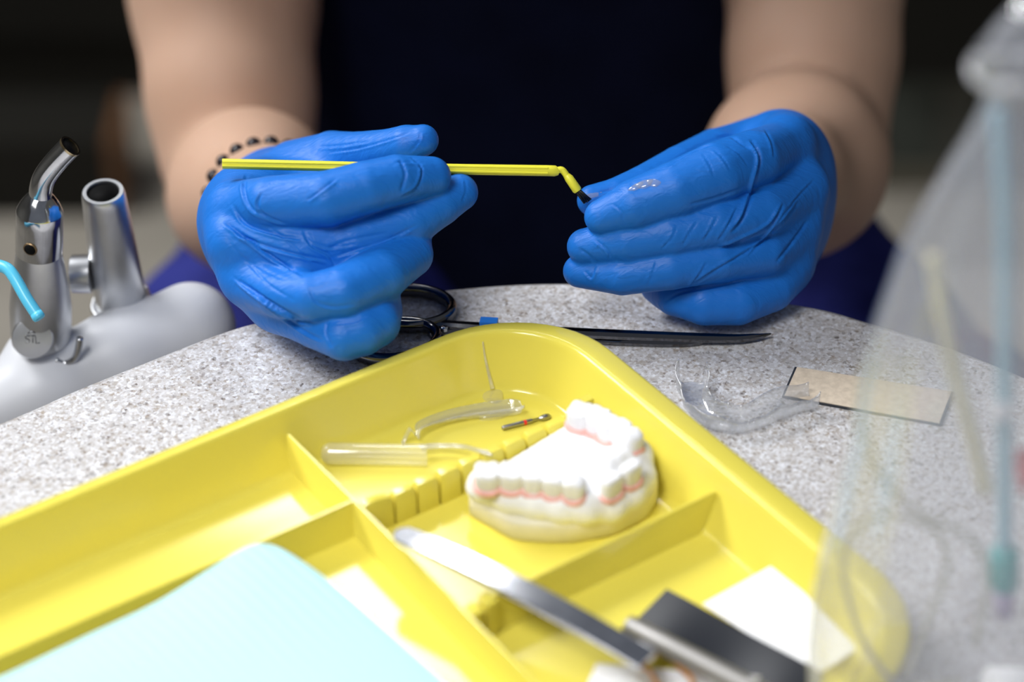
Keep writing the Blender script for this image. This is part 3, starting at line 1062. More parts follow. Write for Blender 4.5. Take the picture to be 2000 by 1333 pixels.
def dense(poly, r=2.2, n=4):
    """polygon with its corners rounded"""
    out = []
    m = len(poly)
    for i in range(m):
        a, b, c = Vector(poly[i - 1]), Vector(poly[i]), Vector(poly[(i + 1) % m])
        ra = min(r, (a - b).length * .45); rc = min(r, (c - b).length * .45)
        p0, p2 = b + (a - b).normalized() * ra, b + (c - b).normalized() * rc
        for k in range(n + 1):
            t = k / n
            out.append(p0 * (1 - t) ** 2 + b * 2 * t * (1 - t) + p2 * t * t)
    return out


pl = dense(base_uv, 3.0)
rings = []
for dd, z in ((0.8, 2.05), (0.0, 2.8), (0.0, 8.6), (0.2, 9.6), (0.9, 10.3), (2.2, 10.6), (6.0, 10.4)):
    rings.append([UV(p[0], p[1], z + (1.6 * max(0, (p[0] - 352) / 55) if z > 8 else 0)) for p in inset(pl, dd)])
MB().loft(rings).build('base', M['cream_stone'], cast, sharp=50)


def poly_sdf(px, py, poly):
    d = None
    n = len(poly)
    s = np.ones(np.broadcast(px, py).shape)
    for i in range(n):
        ax, ay = poly[i]; bx, by = poly[i - 1]
        ex, ey = bx - ax, by - ay
        wx, wy = px - ax, py - ay
        t = np.clip((wx * ex + wy * ey) / (ex * ex + ey * ey), 0, 1)
        q = (wx - ex * t) ** 2 + (wy - ey * t) ** 2
        d = q if d is None else np.minimum(d, q)
        c1, c2, c3 = py >= ay, py < by, ex * wy > ey * wx
        s = np.where((c1 & c2 & c3) | (~c1 & ~c2 & ~c3), -s, s)
    return s * np.sqrt(d)


arch_uv = [(351.0, -517.5), (355.5, -507.5), (360.8, -500.5), (366.3, -494.2), (372.5, -489.5), (381.0, -487.2), (390.0, -488.6), (397.5, -493.0), (401.8, -500.5), (402.0, -508.5), (400.3, -516), (396.6, -524.0)]
UDn, VDn = A(UD), A(VD)


def cast_field(p):
    X, Y, Z = p
    U = (X * UDn[0] + Y * UDn[1]) * 1000
    Vv = (X * VDn[0] + Y * VDn[1]) * 1000
    H = (Z - T) * 1000
    d2 = poly_sdf(U, Vv, [tuple(q) for q in arch_uv])
    top = 17.4 + 0.02 * (U - 376)
    e1, e2 = d2 - 0.0, np.abs(H - 13) - (top - 13)
    fill = np.minimum(np.maximum(e1, e2), 0) + np.sqrt(np.maximum(e1, 0) ** 2 + np.maximum(e2, 0) ** 2) - 1.0
    d = fill
    q = (U, Vv, H)
    for i in range(len(arch_uv) - 1):
        za, zb = [12.0 if 5 <= k <= 7 else 14.2 for k in (i, i + 1)]
        a = (arch_uv[i][0], arch_uv[i][1], za); b = (arch_uv[i + 1][0], arch_uv[i + 1][1], zb)
        d = smin(d, cone(q, a, b, 6.1, 6.1), 2.0)
    for i, (a, b) in enumerate(arch_uv):
        if not 5 <= i <= 7: d = smin(d, cone(q, (a, b, 14), (a, b, 16.5), 6.0, 4.2), 1.2)
    for a, b in (((366, -498, 13), (383, -494.5, 19.0)), ((383, -494.5, 19.0), (394, -499, 19.0))):
        d = smin(d, cone(q, a, b, 3.6, 3.6), 5.0)
    d = d + 0.12 * np.sin(U * 1.7 + H) * np.sin(Vv * 1.3)
    return d / 1000.0


cen = A(UV(376, -505, 15))
D, lo = sample(cast_field, cen - A((.042, .042, .018)), cen + A((.042, .042, .018)), 0.0006)
V, Q = surface_nets(D, lo, 0.0006)
V = relax(V, Q, 2)
obj_np('arch', V, Q, M['plaster'], cast, label='white plaster palate and gum ridge')


def tooth(u, v, zc, wid, dep, hgt, ang, cusps, lean=0.0):
    """rounded crown with cusps; wid runs along the arch, dep across it"""
    ca, sa = math.cos(ang), math.sin(ang)
    n, m = 20, 14
    vs, fs = [], []
    for i in range(m + 1):
        t = i / m
        if t < 0.75:
            q = t / 0.75
            s = 0.80 + 0.20 * math.sin(q * math.pi * 0.55)
            z = -0.5 + q * 0.86
        else:
            q = (t - 0.75) / 0.25
            s = max(0.985 * (1 - q ** 2.2), 0.02)
            z = 0.36 + 0.14 * math.sin(min(q * 2.2, 1) * math.pi / 2)
        for j in range(n):
            th = 2 * math.pi * j / n
            c, d = math.cos(th), math.sin(th)
            e = 0.62
            x = math.copysign(abs(c) ** e, c) * wid / 2 * s
            y = math.copysign(abs(d) ** e, d) * dep / 2 * s
            zz = z * hgt
            if z > 0.1:
                f = (z - 0.1) / 0.4
                if cusps == 4: zz += f * 1.0 * (abs(x) / (wid / 2) * abs(y) / (dep / 2) * 1.6 - 0.45)
                elif cusps == 2: zz += f * 1.0 * (abs(y) / (dep / 2) - 0.45)
                elif cusps == 1: zz += f * 1.3 * (0.4 - abs(x) / (wid / 2))
            y += lean * (zz / hgt)
            vs.append(UV(u + ca * x - sa * y, v + sa * x + ca * y, zc + zz))
    for i in range(m):
        for j in range(n):
            fs.append((i * n + j, i * n + (j + 1) % n, (i + 1) * n + (j + 1) % n, (i + 1) * n + j))
    fs.append(tuple(range(n))[::-1])
    fs.append(tuple(m * n + j for j in range(n)))
    return vs, fs


teeth = [((952, 922), 9.0, 9.0, 9.5, 4), ((1000, 922), 9.2, 9.0, 9.5, 4), ((1043, 929), 7.6, 8.0, 9.5, 2), ((1082, 935), 7.6, 8.0, 9.6, 2), ((1121, 943), 8.0, 7.0, 10, 1),
         ((1194, 935), 8.6, 5.0, 11.0, 0), ((1232, 911), 8.0, 5.0, 11.0, 0),
         ((1233, 852), 7.6, 7.2, 10, 1), ((1211, 836), 7.4, 8.0, 9.6, 2), ((1190, 828), 7.2, 8.0, 9.6, 2), ((1166, 812), 8.8, 9.0, 9.5, 4), ((1134, 803), 8.8, 9.0, 9.5, 4)]
cuv = []
for (q, w, dpt, hg, cu) in teeth:
    g = G(q[0], q[1], 25)
    cuv.append((g.dot(UD) * 1000, g.dot(VD) * 1000))
for i, (q, w, dpt, hg, cu) in enumerate(teeth):
    a, b = cuv[max(i - 1, 0)], cuv[min(i + 1, len(cuv) - 1)]
    if i == 4: b = cuv[4]
    if i == 5: a = cuv[5]; 
    if i == 6: b = cuv[6]
    if i == 7: a = cuv[7]
    ang = math.atan2(b[1] - a[1], b[0] - a[0])
    zc = 21.6 if cu else 20.4
    vs, fs = tooth(cuv[i][0], cuv[i][1], zc, w, dpt, hg, ang, cu)
    o = obj('tooth', vs, fs, M['plaster'], cast)
    fix_normals(o)
    # painted gum collar round the neck
    mb = MB()
    ca, sa = math.cos(ang), math.sin(ang)
    loop = []
    for k in range(28):
        th = 2 * math.pi * k / 28
        c, d = math.cos(th), math.sin(th)
        x = math.copysign(abs(c) ** .62, c) * w / 2 * 0.92
        y = math.copysign(abs(d) ** .62, d) * dpt / 2 * 0.96
        zz = 18.6 + 1.7 * (abs(x) / (w / 2)) ** 2 if cu else 17.2 + 1.5 * (abs(x) / (w / 2)) ** 2
        loop.append(UV(cuv[i][0] + ca * x - sa * y, cuv[i][1] + sa * x + ca * y, zz))
    loop.append(loop[0])
    mb.tube(loop, 0.0011, 8, cap=False)
    mb.build('gum_collar', M['gum'], cast, label='pink painted gum round a tooth')

# ------------------------------------------------------------------ small things on the tray floor
cap_t = thing('plastic_capsule', G(735, 892, 2), 'frosted clear round-ended plastic capsule lying on the tray floor beside the notched rack', 'capsule')
a, b = G(626, 886, 6.0), G(834, 889, 6.0)
ax = b - a
prof = [(0, .02), (.004, .25), (.012, .5), (.03, .78), (.06, .95), (.09, 1.0), (.4, .98), (.7, .98), (1.0, 1.0)]
mb = MB().tube([a + ax * t for t, r in prof], [r * .0039 for t, r in prof], 24, cap=False)
mb.build('shell', M['capsule'], cap_t, sharp=60)

strip_t = thing('clear_strip', G(890, 878, 5), 'thin clear plastic strip poking out past the open end of the capsule', 'plastic strip')
pts = spline([G(820, 874, 6), G(860, 871, 6), G(905, 873, 8), (G(935, 881, 14.8)), (G(958, 886, 15.6))], 6)
mb = MB()
for s in (-1, 1):
    mb.tube([p + VD * (s * .0009) for p in pts], .0006, 8)
mb.loft([[p + VD * .0012, p - VD * .0012, p - VD * .0012 - Vector((0, 0, .0003)), p + VD * .0012 - Vector((0, 0, .0003))] for p in pts])
mb.build('strip', M['capsule'], strip_t)

off = thing('plastic_offcut', G(900, 820, 2), 'curled clear plastic offcut on the tray floor behind the capsule', 'plastic offcut')
pts = spline([G(786, 868, 3), G(793, 852, 5), G(802, 838, 9), G(813, 850, 5), G(818, 832, 7), G(850, 818, 6.0), G(900, 806, 5.5), (G(955, 798, 5.5)), (G(1000, 793, 5.5)), (G(1020, 788, 6.5))], 6)
wid = [1.0 + 2.6 * min(1, max(0, (i / len(pts) - .35) * 2.2)) * (1 if i / len(pts) < .9 else max(.2, (1 - i / len(pts)) * 10)) for i in range(len(pts))]
mb = MB()
rings = []
for p, w in zip(pts, wid):
    w /= 1000
    rings.append([p + VD * w, p + VD * w * .7 + Vector((0, 0, -w * .75)), p + Vector((0, 0, -w * .95)), p - VD * w * .7 + Vector((0, 0, -w * .7)), p - VD * w + Vector((0, 0, w * .2)),
                  p - VD * (w - .0004) + Vector((0, 0, w * .2)), p - VD * w * .5 + Vector((0, 0, -w * .5)), p + Vector((0, 0, -w * .7)), p + VD * w * .5 + Vector((0, 0, -w * .55)), p + VD * (w - .0004)])
mb.loft(rings)
mb.build('ribbon', M['aligner'], off)
MB().tube([p + VD * .0012 + Vector((0, 0, -.0008)) for p in pts[len(pts) // 3:]], .0005, 6).build('rim', M['capsule'], off)


def blob(c, ru, rv, rh, rot=0.0, n=24, m=7, wob=0.12, seed=1):
    q = random.Random(seed)
    ph = [q.random() * 6 for _ in range(4)]
    vs, fs = [], []
    for i in range(m + 1):
        t = i / m
        for j in range(n):
            th = 2 * math.pi * j / n
            k = (1 + wob * math.sin(2 * th + ph[0]) + wob * .6 * math.sin(3 * th + ph[1])) * max(math.cos(t * math.pi / 2) ** .6, 0.02)
            x, y = math.cos(th) * ru * k, math.sin(th) * rv * k
            vs.append(c + UD * (x * math.cos(rot) - y * math.sin(rot)) + VD * (x * math.sin(rot) + y * math.cos(rot)) + Vector((0, 0, rh * math.sin(t * math.pi / 2))))
    for i in range(m):
        for j in range(n):
            fs.append((i * n + j, i * n + (j + 1) % n, (i + 1) * n + (j + 1) % n, (i + 1) * n + j))
    fs.append(tuple(m * n + j for j in range(n)))
    return vs, fs


o = fix_normals(obj('gel_drop', *blob(G(968, 813, 2.05), .0055, .0024, .0018, .25, seed=3), M['gel']))
tag(o, 'milky gel drop under the clear offcut, on the tray floor', 'gel')
gel = thing('gel_smear', G(962, 774, 2.05), 'milky gel run down the back corner of the tray into a puddle', 'gel')
fix_normals(obj('puddle', *blob(G(964, 773, 2.05), .0042, .0046, .0011, .3, seed=5), M['gel'], gel))
# the run follows the sloping wall of the corner
def wallpt(px, py):
    best = None
    for k in range(81):
        h = 2.4 + k * 0.235
        g = G(px, py, h)
        u, v = g.dot(UD) * 1000, g.dot(VD) * 1000
        offw = 0.2 + (h - 2.9) * (8.3 / 17.5)
        r = 26 + offw * .95
        du, dv = u - (FU1 + offw - r), (FV0 + offw * -1 + r) - v
        if du > 0 and dv > 0: sd = math.hypot(du, dv) - r
        else: sd = max(u - (FU1 + offw), (FV0 - offw) - v)
        if best is None or abs(sd) < best[0]: best = (abs(sd), g)
    return best[1]
run = [wallpt(*q) for q in ((943, 668), (946, 690), (951, 715), (957, 740), (962, 760))]
run = spline([p - FWD * .0003 for p in run], 5)
MB().tube(run, [.0003 + .0006 * i / len(run) for i in range(len(run))], 8, squash=.4).build('run', M['gel'], gel)

bur = thing('dental_bur', G(1022, 826, 2), 'small steel dental bur with a red band, behind the plaster cast', 'dental bur')
p0, p1 = G(980, 837, 2.9), G(1072, 814, 2.9)
dv = p1 - p0
def seg_tube(rs, name, m):
    MB().tube([p0 + dv * t for t, r in rs], [r for t, r in rs], 16).build(name, m, bur, sharp=45)
seg_tube([(0, .0003), (.01, .0007), (.03, .0009), (.46, .0009)], 'shank', M['bur_steel'])
seg_tube([(.46, .00092), (.52, .00092)], 'red_band', M['red'])
seg_tube([(.52, .0009), (.64, .0009), (.65, .0007), (.80, .0005)], 'neck', M['bur_steel'])
seg_tube([(.79, .0005), (.83, .0010), (.93, .0013), (1.0, .0011), (1.04, .0004)], 'head', M['bur_steel'])


def sheet(name, px, m, th, label, cat, sag=0.0, n=14, wave=0.0):
    """four-cornered sheet; corners as (px, py, height)"""
    c = [G(*q) for q in px]
    up, dn = [], []
    for i in range(n + 1):
        for j in range(n + 1):
            s, t = i / n, j / n
            p = c[0] * (1 - s) * (1 - t) + c[1] * s * (1 - t) + c[2] * s * t + c[3] * (1 - s) * t
            p = p + Vector((0, 0, -sag * math.sin(s * math.pi) * math.sin(t * math.pi) + wave * math.sin(s * 9) * (0.4 + t)))
            up.append(p); dn.append(p - Vector((0, 0, th)))
    k = len(up)
    N = n + 1
    fs = []
    for i in range(n):
        for j in range(n):
            q = (i * N + j, (i + 1) * N + j, (i + 1) * N + j + 1, i * N + j + 1)
            fs.append(q); fs.append(tuple(x + k for x in q[::-1]))
    ring = [i * N for i in range(N)] + [n * N + j for j in range(1, N)] + [i * N + n for i in range(n - 1, -1, -1)] + [j for j in range(n - 1, 0, -1)]
    for a, b in zip(ring, ring[1:] + ring[:1]): fs.append((a, b, b + k, a + k))
    o = fix_normals(obj(name, up + dn, fs, m))
    flat_smooth(o, 50)
    return tag(o, label, cat)


sheet('paper_sheet', [(1515, 1101, 8.5), (1676, 1268, 9.0), (1590, 1322, 3.2), (1372, 1180, 3.2)], M['white_paper'], .0003, 'blank white paper sheet in the tray beside the black paper', 'paper')
sheet('paper_strip', [(1302, 1151, 7.5), (1612, 1318, 8.0), (1560, 1420, 6.0), (1222, 1232, 6.0)], M['black_paper'], .0003, 'black paper strip lying across the tray under the steel rod', 'paper', wave=.0006)

# ------------------------------------------------------------------ tweezers across the dividers
tw = thing('tweezers', G(1000, 1160, 20), 'broad steel tweezers with a rounded end, resting across the tray dividers', 'tweezers')


def bar(line, widths, th, name, m, roundend=True):
    """flat bar; line of points (px, py, height)"""
    pts = line
    sp = spline(pts, 8)
    fine = []
    for i in range(len(pts) - 1):
        for k in range(8): fine.append((sp[i * 8 + k], widths[i] + (widths[i + 1] - widths[i]) * k / 8))
    fine.append((pts[-1], widths[-1]))
    d0 = (pts[1] - pts[0]).normalized()
    if roundend:
        w0 = widths[0]
        cap = [(pts[0] - d0 * (w0 / 2 * math.cos(a)) , w0 * math.sin(a)) for a in [math.radians(x) for x in (4, 15, 30, 50, 70)]]
        cap = [(p + d0 * 0, max(w, .0004)) for p, w in cap]
        fine = cap + fine
    mb = MB()
    rings = []
    for i, (p, w) in enumerate(fine):
        t = (fine[min(i + 1, len(fine) - 1)][0] - fine[max(i - 1, 0)][0]).normalized()
        sd = t.cross(Vector((0, 0, 1))).normalized()
        nn = sd.cross(t).normalized()
        e = min(.0004, w * .2)
        rings.append([p + sd * (w / 2 - e) + nn * th / 2, p + sd * w / 2 + nn * (th / 2 - e), p + sd * w / 2 - nn * (th / 2 - e), p + sd * (w / 2 - e) - nn * th / 2,
                      p - sd * (w / 2 - e) - nn * th / 2, p - sd * w / 2 - nn * (th / 2 - e), p - sd * w / 2 + nn * (th / 2 - e), p - sd * (w / 2 - e) + nn * th / 2])
    mb.loft(rings)
    return mb.build(name, m, tw, sharp=25)


def bowed(a, b, bow, n=16):
    """points of a gently bowed arm between two ends"""
    p0, p1 = G(*a), G(*b)
    return [p0.lerp(p1, k / n) + Vector((0, 0, bow / 1000 * 4 * (k / n) * (1 - k / n))) for k in range(n + 1)]


bar(bowed((793, 1048, 22.6), (1263, 1291, 19.4), 2.7), [.0085 + .0013 * k / 16 for k in range(17)], .0013, 'arm', M['brushed'])
bar(bowed((795, 1049, 21.1), (1210, 1265, 15.4), 1.4), [.0085] * 17, .0012, 'arm', M['brushed'])

rod = thing('forceps', G(1320, 1270, 8), 'dark steel forceps with a round shaft, lying over the black paper strip', 'forceps')
ra, rb = G(1226, 1222, 12), G(1560, 1396, 17)
rd = (rb - ra)
MB().tube([ra + rd * t for t in (0, .006, .012, .3, 1.0)], [.0026, .0033, .0035, .0035, .0036], 20).build('shaft', M['rod_steel'], rod, sharp=45)
sd = rd.cross(Vector((0, 0, 1))).normalized()
ja = ra + sd * .0022 + Vector((0, 0, -.0035))
MB().box(ra + rd.normalized() * .004 + sd * .003 + Vector((0, 0, -.002)), rd, sd, (0, 0, 1), .008, .005, .004).build('jaw', M['rod_steel'], rod, smooth=False)

pel = thing('cotton_roll', G(1262, 1262, 6), 'short white cotton roll end between the tweezers and the forceps', 'cotton roll')
ca, cb = G(1240, 1262, 12), G(1276, 1283, 12)
MB().tube([ca, ca.lerp(cb, .08), ca.lerp(cb, .9), cb], [.0014, .0022, .0022, .0016], 16).build('roll', M['white_paper'], pel)

# crumpled gauze below the tweezers
gz = []
for i in range(25):
    for j in range(25):
        s, t = i / 24, j / 24
        px, py = 1165 + 320 * s - 60 * t, 1300 + 150 * t + 60 * s * 0.4
        h = 4.6 + 1.4 * math.sin(s * 9 + t * 4) + 1.0 * math.sin(t * 11 - s * 5)
        gz.append(G(px, py, h))
fs = [(i * 25 + j, (i + 1) * 25 + j, (i + 1) * 25 + j + 1, i * 25 + j + 1) for i in range(24) for j in range(24)]
o = obj('gauze_pad', gz, fs, M['white_paper'])
o.modifiers.new('thickness', 'SOLIDIFY').thickness = .0008
tag(o, 'crumpled white gauze on the tray floor below the tweezers', 'gauze')
pts = spline([G(1255, 1300, 8.5), G(1272, 1316, 8.5), G(1288, 1342, 8.5), G(1340, 1352, 8.5), G(1352, 1330, 8.5), G(1322, 1298, 9.5), G(1298, 1268, 10), G(1275, 1285, 9.5)], 8, closed=True)
o = MB().tube(pts + [pts[0]], .0008, 8, cap=False).build('rubber_band', M['orange'])
tag(o, 'amber rubber band lying on the white gauze', 'rubber band')

# ------------------------------------------------------------------ paper bib over the front of the tray
bib_px = [(-260, 1440), (0, 1322), (160, 1245), (300, 1178), (400, 1116), (462, 1076), (490, 1063), (515, 1060), (545, 1067), (585, 1090), (650, 1138), (760, 1232), (870, 1330), (960, 1412), (1010, 1500), (900, 1600), (400, 1680), (-150, 1640)]
bib_h = [17, 18.5, 19.0, 19.5, 20, 19.8, 19.4, 19.3, 19.4, 19.8, 20.4, 20.8, 20.6, 20.4, 20, 20, 20, 18]
ring = [G(a, b, h) for (a, b), h in zip(bib_px, bib_h)]
ring = spline(ring, 6, closed=True)
c = sum(ring, Vector()) / len(ring)
c.z = T + .0235
mb = MB()
rings = []
for s, dz in ((0.0, 0), (0.25, 0), (0.5, 0), (0.7, 0), (0.85, 0), (0.95, 0), (0.985, -.0001), (0.997, -.0006), (1.0, -.0013), (0.997, -.0020), (0.985, -.0024), (0.7, -.0024), (0.0, -.0024)):
    rr = []
    for p in ring:
        q = c.lerp(p, max(s, .002))
        q.z = p.z + (c.z - p.z) * (1 - s ** 2) + dz
        rr.append(q)
    rings.append(rr)
mb.loft(rings)
o = mb.build('paper_bib', M['cyan_paper'], sharp=None)
tag(o, 'pale blue folded paper bib spread over the front of the yellow tray', 'paper bib')


def bib_emboss():
    nt, N, L, b = nodes(M['cyan_paper'])
    tc = N.new('ShaderNodeTexCoord'); mp = N.new('ShaderNodeMapping')
    mp.inputs['Rotation'].default_value = (0, 0, math.radians(-38))
    w = N.new('ShaderNodeTexWave'); w.bands_direction = 'X'; w.inputs['Scale'].default_value = 75; w.inputs['Distortion'].default_value = 1.0; w.inputs['Detail'].default_value = 1
    bp = N.new('ShaderNodeBump'); bp.inputs['Strength'].default_value = 0.25; bp.inputs['Distance'].default_value = 0.0008
    L.new(tc.outputs['Object'], mp.inputs[0]); L.new(mp.outputs[0], w.inputs['Vector']); L.new(w.outputs['Fac'], bp.inputs['Height']); L.new(bp.outputs[0], b.inputs['Normal'])


bib_emboss()

# ------------------------------------------------------------------ surgical scissors behind the tray
sci = thing('surgical_scissors', G(1000, 640, 2), 'long polished steel surgical scissors with a blue tape band, lying behind the yellow tray', 'scissors')


def ring_pts(cx, cy, rx, ry, tilt, h, n=40):
    c = G(cx, cy, h)
    out = []
    for k in range(n):
        a = 2 * math.pi * k / n
        x, y = rx * math.cos(a), ry * math.sin(a)
        ca, sa = math.cos(tilt), math.sin(tilt)
        out.append(c + Vector((x * ca - y * sa, x * sa + y * ca, 0)))
    return out


r1 = ring_pts(800, 602, .0162, .0118, math.radians(-4), 3.0)
r2 = ring_pts(772, 667, .0160, .0112, math.radians(16), 3.0)
MB().tube(r1 + [r1[0], r1[1]], .0021, 12, cap=False, squash=1.35).build('finger_ring', M['dark_steel'], sci)
MB().tube(r2 + [r2[0], r2[1]], .0021, 12, cap=False, squash=1.35).build('finger_ring', M['dark_steel'], sci)


def blade(line, name, m, th=.0022):
    """line of (px, py, height, width mm)"""
    pts = [(G(a, b, h), w / 1000) for a, b, h, w in line]
    fine = []
    sp = spline([p for p, w in pts], 8)
    for i, p in enumerate(sp):
        k = min(i // 8, len(pts) - 2); t = i / 8 - k
        fine.append((p, pts[k][1] * (1 - t) + pts[k + 1][1] * t))
    rings = []
    for i, (p, w) in enumerate(fine):
        t = (fine[min(i + 1, len(fine) - 1)][0] - fine[max(i - 1, 0)][0]).normalized()
        sd = t.cross(Vector((0, 0, 1))).normalized()
        z = Vector((0, 0, 1))
        hh = min(th, w)
        rings.append([p + sd * w / 2 - z * hh * .5, p + sd * w / 2 + z * hh * .1, p + sd * w * .2 + z * hh * .5, p - sd * w * .25 + z * hh * .5, p - sd * w / 2 + z * hh * .1, p - sd * w / 2 - z * hh * .5])
    return MB().loft(rings).build(name, m, sci, sharp=30)


blade([(790, 629, 3.0, 3.4), (850, 632, 3.2, 3.6), (930, 637, 3.6, 4.0), (1060, 645, 3.8, 4.6), (1180, 651, 3.6, 4.6), (1300, 656, 3.2, 4.4), (1380, 659, 3.0, 4.4), (1440, 660, 2.8, 3.4), (1480, 657, 2.6, 1.8), (1506, 652, 2.6, 0.4)], 'blade', M['dark_steel'])
blade([(838, 655, 2.0, 3.0), (866, 647, 2.0, 3.8), (930, 648, 1.8, 4.2), (1060, 655, 1.5, 5.0), (1180, 662, 1.3, 5.2), (1290, 667, 1.3, 4.6), (1345, 668, 1.3, 3.6), (1372, 668, 1.3, 1.4)], 'blade', M['dark_steel'])
c = G(868, 645, 3.4)
MB().tube([c, c + Vector((0, 0, .0012)), c + Vector((0, 0, .0016))], [.0014, .0014, .0009], 16).build('screw', M['chrome'], sci, sharp=40)
MB().tube([G(938, 632, 4.4), G(972, 634, 4.6)], [.0026, .0026], 4, ang0=math.pi / 4, squash=1.0).build('blue_tape_band', M['blue_tape'], sci, smooth=False, label='blue tape band')

# ------------------------------------------------------------------ clear aligner on the table
al = thing('clear_aligner', G(1440, 800, 0), 'clear plastic dental aligner tray lying on the table right of the yellow tray', 'aligner')
cl = spline([G(1350, 752, 0), G(1352, 778, 0), G(1362, 803, 0), G(1386, 826, 0), (G(1420, 838, 0)), G(1456, 835, 0), G(1490, 823, 0), G(1525, 808, 0), G(1560, 797, 0), G(1588, 790, 0)], 8)
rings = []
n = len(cl)
for i, p in enumerate(cl):
    t = (cl[min(i + 1, n - 1)] - cl[max(i - 1, 0)]).normalized()
    sd = t.cross(Vector((0, 0, 1))).normalized()
    s = i / (n - 1)
    scal = .0008 * abs(math.sin(s * math.pi * 7))
    ho = .0082 + .0010 * math.sin(s * 20) + .0035 * max(0, 1 - s * 9) - scal
    hi = .0074 + .0009 * math.sin(s * 17 + 1) + .0024 * max(0, 1 - s * 8) - scal
    wd = .0042 + .0006 * abs(math.sin(s * math.pi * 7)) + .0008 * math.exp(-((s - .05) / .06) ** 2)
    z = Vector((0, 0, 1))
    cusp = .0012 * math.sin(s * math.pi * 14)
    e = .00045
    outer = [(wd * 1.15, ho), (wd * 1.08, ho * .6), (wd, .0022), (wd * .72, .0004), (0, .0010 + cusp * .5), (-wd * .72, .0004), (-wd, .0022), (-wd * 1.05, hi * .6), (-wd * 1.15, hi)]
    inner = [(-wd * 1.15 + e, hi), (-wd * 1.05 + e, hi * .6), (-wd + e, .0026), (-wd * .70, .0010), (0, .0016 + cusp * .5), (wd * .70, .0010), (wd - e, .0026), (wd * 1.08 - e, ho * .6), (wd * 1.15 - e, ho)]
    rings.append([p + sd * a + z * b for a, b in outer + inner])
MB().loft(rings).build('shell', M['aligner'], al)

# beige abrasive strip
sp = thing('abrasive_strip', G(1690, 785, 0), 'beige abrasive strip with dark edges, lying on the table beside the clear aligner', 'abrasive strip')
c = [G(1552, 721, 0), G(1527, 778, 0), G(1838, 834, 0), G(1862, 770, 0)]
MB().prism(c, (0, 0, .0010)).build('backing', principled('charcoal_backing', (0.03, 0.035, 0.045), 0.5), sp, smooth=False, label='dark backing sheet')
cc = sum(c, Vector()) / 4
c2 = [p + (cc - p).normalized() * .0009 + Vector((0, 0, .0010)) for p in c]
M['beige'] = add_noise(principled('beige_grit', (0.62, 0.52, 0.40), 0.9, spec=0.1), 350, (0.56, 0.47, 0.37), (0.68, 0.58, 0.46), bump=0.2, bdist=0.0003)
MB().prism(c2, (0, 0, .0003)).build('grit_face', M['beige'], sp, smooth=False)

# ------------------------------------------------------------------ suction handpieces on their holder arm
def rise(b, py, px=None):
    """point on the vertical line through b that is seen at height py"""
    r = b - CAMP
    k = (666.5 - py) / F
    s = (k * r.dot(FWD) - r.dot(UPV)) / (UPV.z - k * FWD.z)
    p = b + Vector((0, 0, s))
    if px is not None:
        d = (p - CAMP).dot(FWD)
        p.x = (px - 1000) / F * d
    return p


def rr(p, px):
    return px / F * (p - CAMP).dot(FWD)


arm = thing('holder_arm', P(210, 740, .95), 'light grey rounded holder arm beside the table edge carrying the two suction tips', 'holder arm')


def arm_field(p):
    d = chain(p, [A(P(-160, 880, .945)), A(P(80, 765, .950)), A(P(230, 702, .957)), A(P(372, 640, .966))], [.0165, .0168, .0172, .0182], .01)
    for q, r0 in ((P(78, 700, .950), .0135), (P(243, 628, .972), .0122)):
        d = smin(d, cone(p, A(q) - A((0, 0, .012)), A(q) + A((0, 0, .0005)), r0 + .002, r0), .006)
    return d


D, lo = sample(arm_field, A(P(-160, 880, .945)) - .03, A(P(372, 640, .966)) + A((.04, .04, .05)), .0012)
V, Q = surface_nets(D, lo, .0012)
V = relax(V, Q, 3)
obj_np('arm_body', V, Q, M['grey_paint'], arm)
# post that carries the arm down to the floor
fp = P(-160, 880, .945)
MB().tube([fp, fp + Vector((-.05, .01, -.005)), fp + Vector((-.10, .02, -.03)), Vector((fp.x - .11, fp.y + .02, .10)), Vector((fp.x - .11, fp.y + .02, .03))], [.016, .017, .020, .022, .024], 20).build('post', M['grey_paint'], arm)
MB().tube([Vector((fp.x - .11, fp.y + .02, z)) for z in (.03, .015, 0)], [.05, .16, .17], 32).build('foot', M['grey_paint'], arm)

hb = P(78, 706, .950)
hve = thing('suction_tip', hb, 'chrome suction handpiece with a bent open tube and round knob, leftmost on holder arm', 'suction tip')
def lathe(stations, name, m, parent, **kw):
    pts = [rise(hb, py, px) for px, py, r in stations]
    return MB().tube(pts, [rr(p, r) for p, (px, py, r) in zip(pts, stations)], 36).build(name, m, parent, **kw)
lathe([(80, 722, 36), (80, 718, 46), (80, 690, 53), (80, 650, 59), (79, 600, 60), (78, 560, 56), (77, 520, 49), (76, 490, 44), (76, 480, 42)], 'body', M['satin'], hve)
lathe([(76, 494, 40), (76, 491, 45.5), (76.5, 470, 46), (77, 430, 46), (77, 413, 46), (77.5, 410, 45), (78, 396, 37), (78.5, 384, 27), (79, 380, 22)], 'collar', M['chrome'], hve, sharp=28)
tb = [rise(hb, 384, 79), rise(hb, 368, 80), rise(hb, 350, 85), rise(hb, 332, 96), rise(hb, 310, 114), rise(hb, 292, 131), rise(hb, 286, 137)]
rad = [rr(p, 22.5) for p in tb]
mb = MB()
tp = spline(tb, 5)
end_d = (tp[-1] - tp[-2]).normalized()
rt_ = rr(tb[0], 22.5)
inside = [tp[-1] - end_d * .0002, tp[-1] - end_d * .004, tp[-1] - end_d * .012]
mb.tube(tp, rt_, 28, cap=False)
mb.build('bent_tube', M['chrome'], hve)
mb = MB()
mb.tube([tp[-1] - end_d * .0006, tp[-1] + end_d * .0004, tp[-1] + end_d * .0004, tp[-1] - end_d * .0006], [rt_ * 1.02, rt_ * 1.02, rt_ * .84, rt_ * .82], 28, cap=False, axis=end_d)
mb.build('tube_rim', principled('brass_rim', (0.45, 0.36, 0.22), 0.25, metal=1.0), hve, sharp=40, label='worn brass-coloured rim')
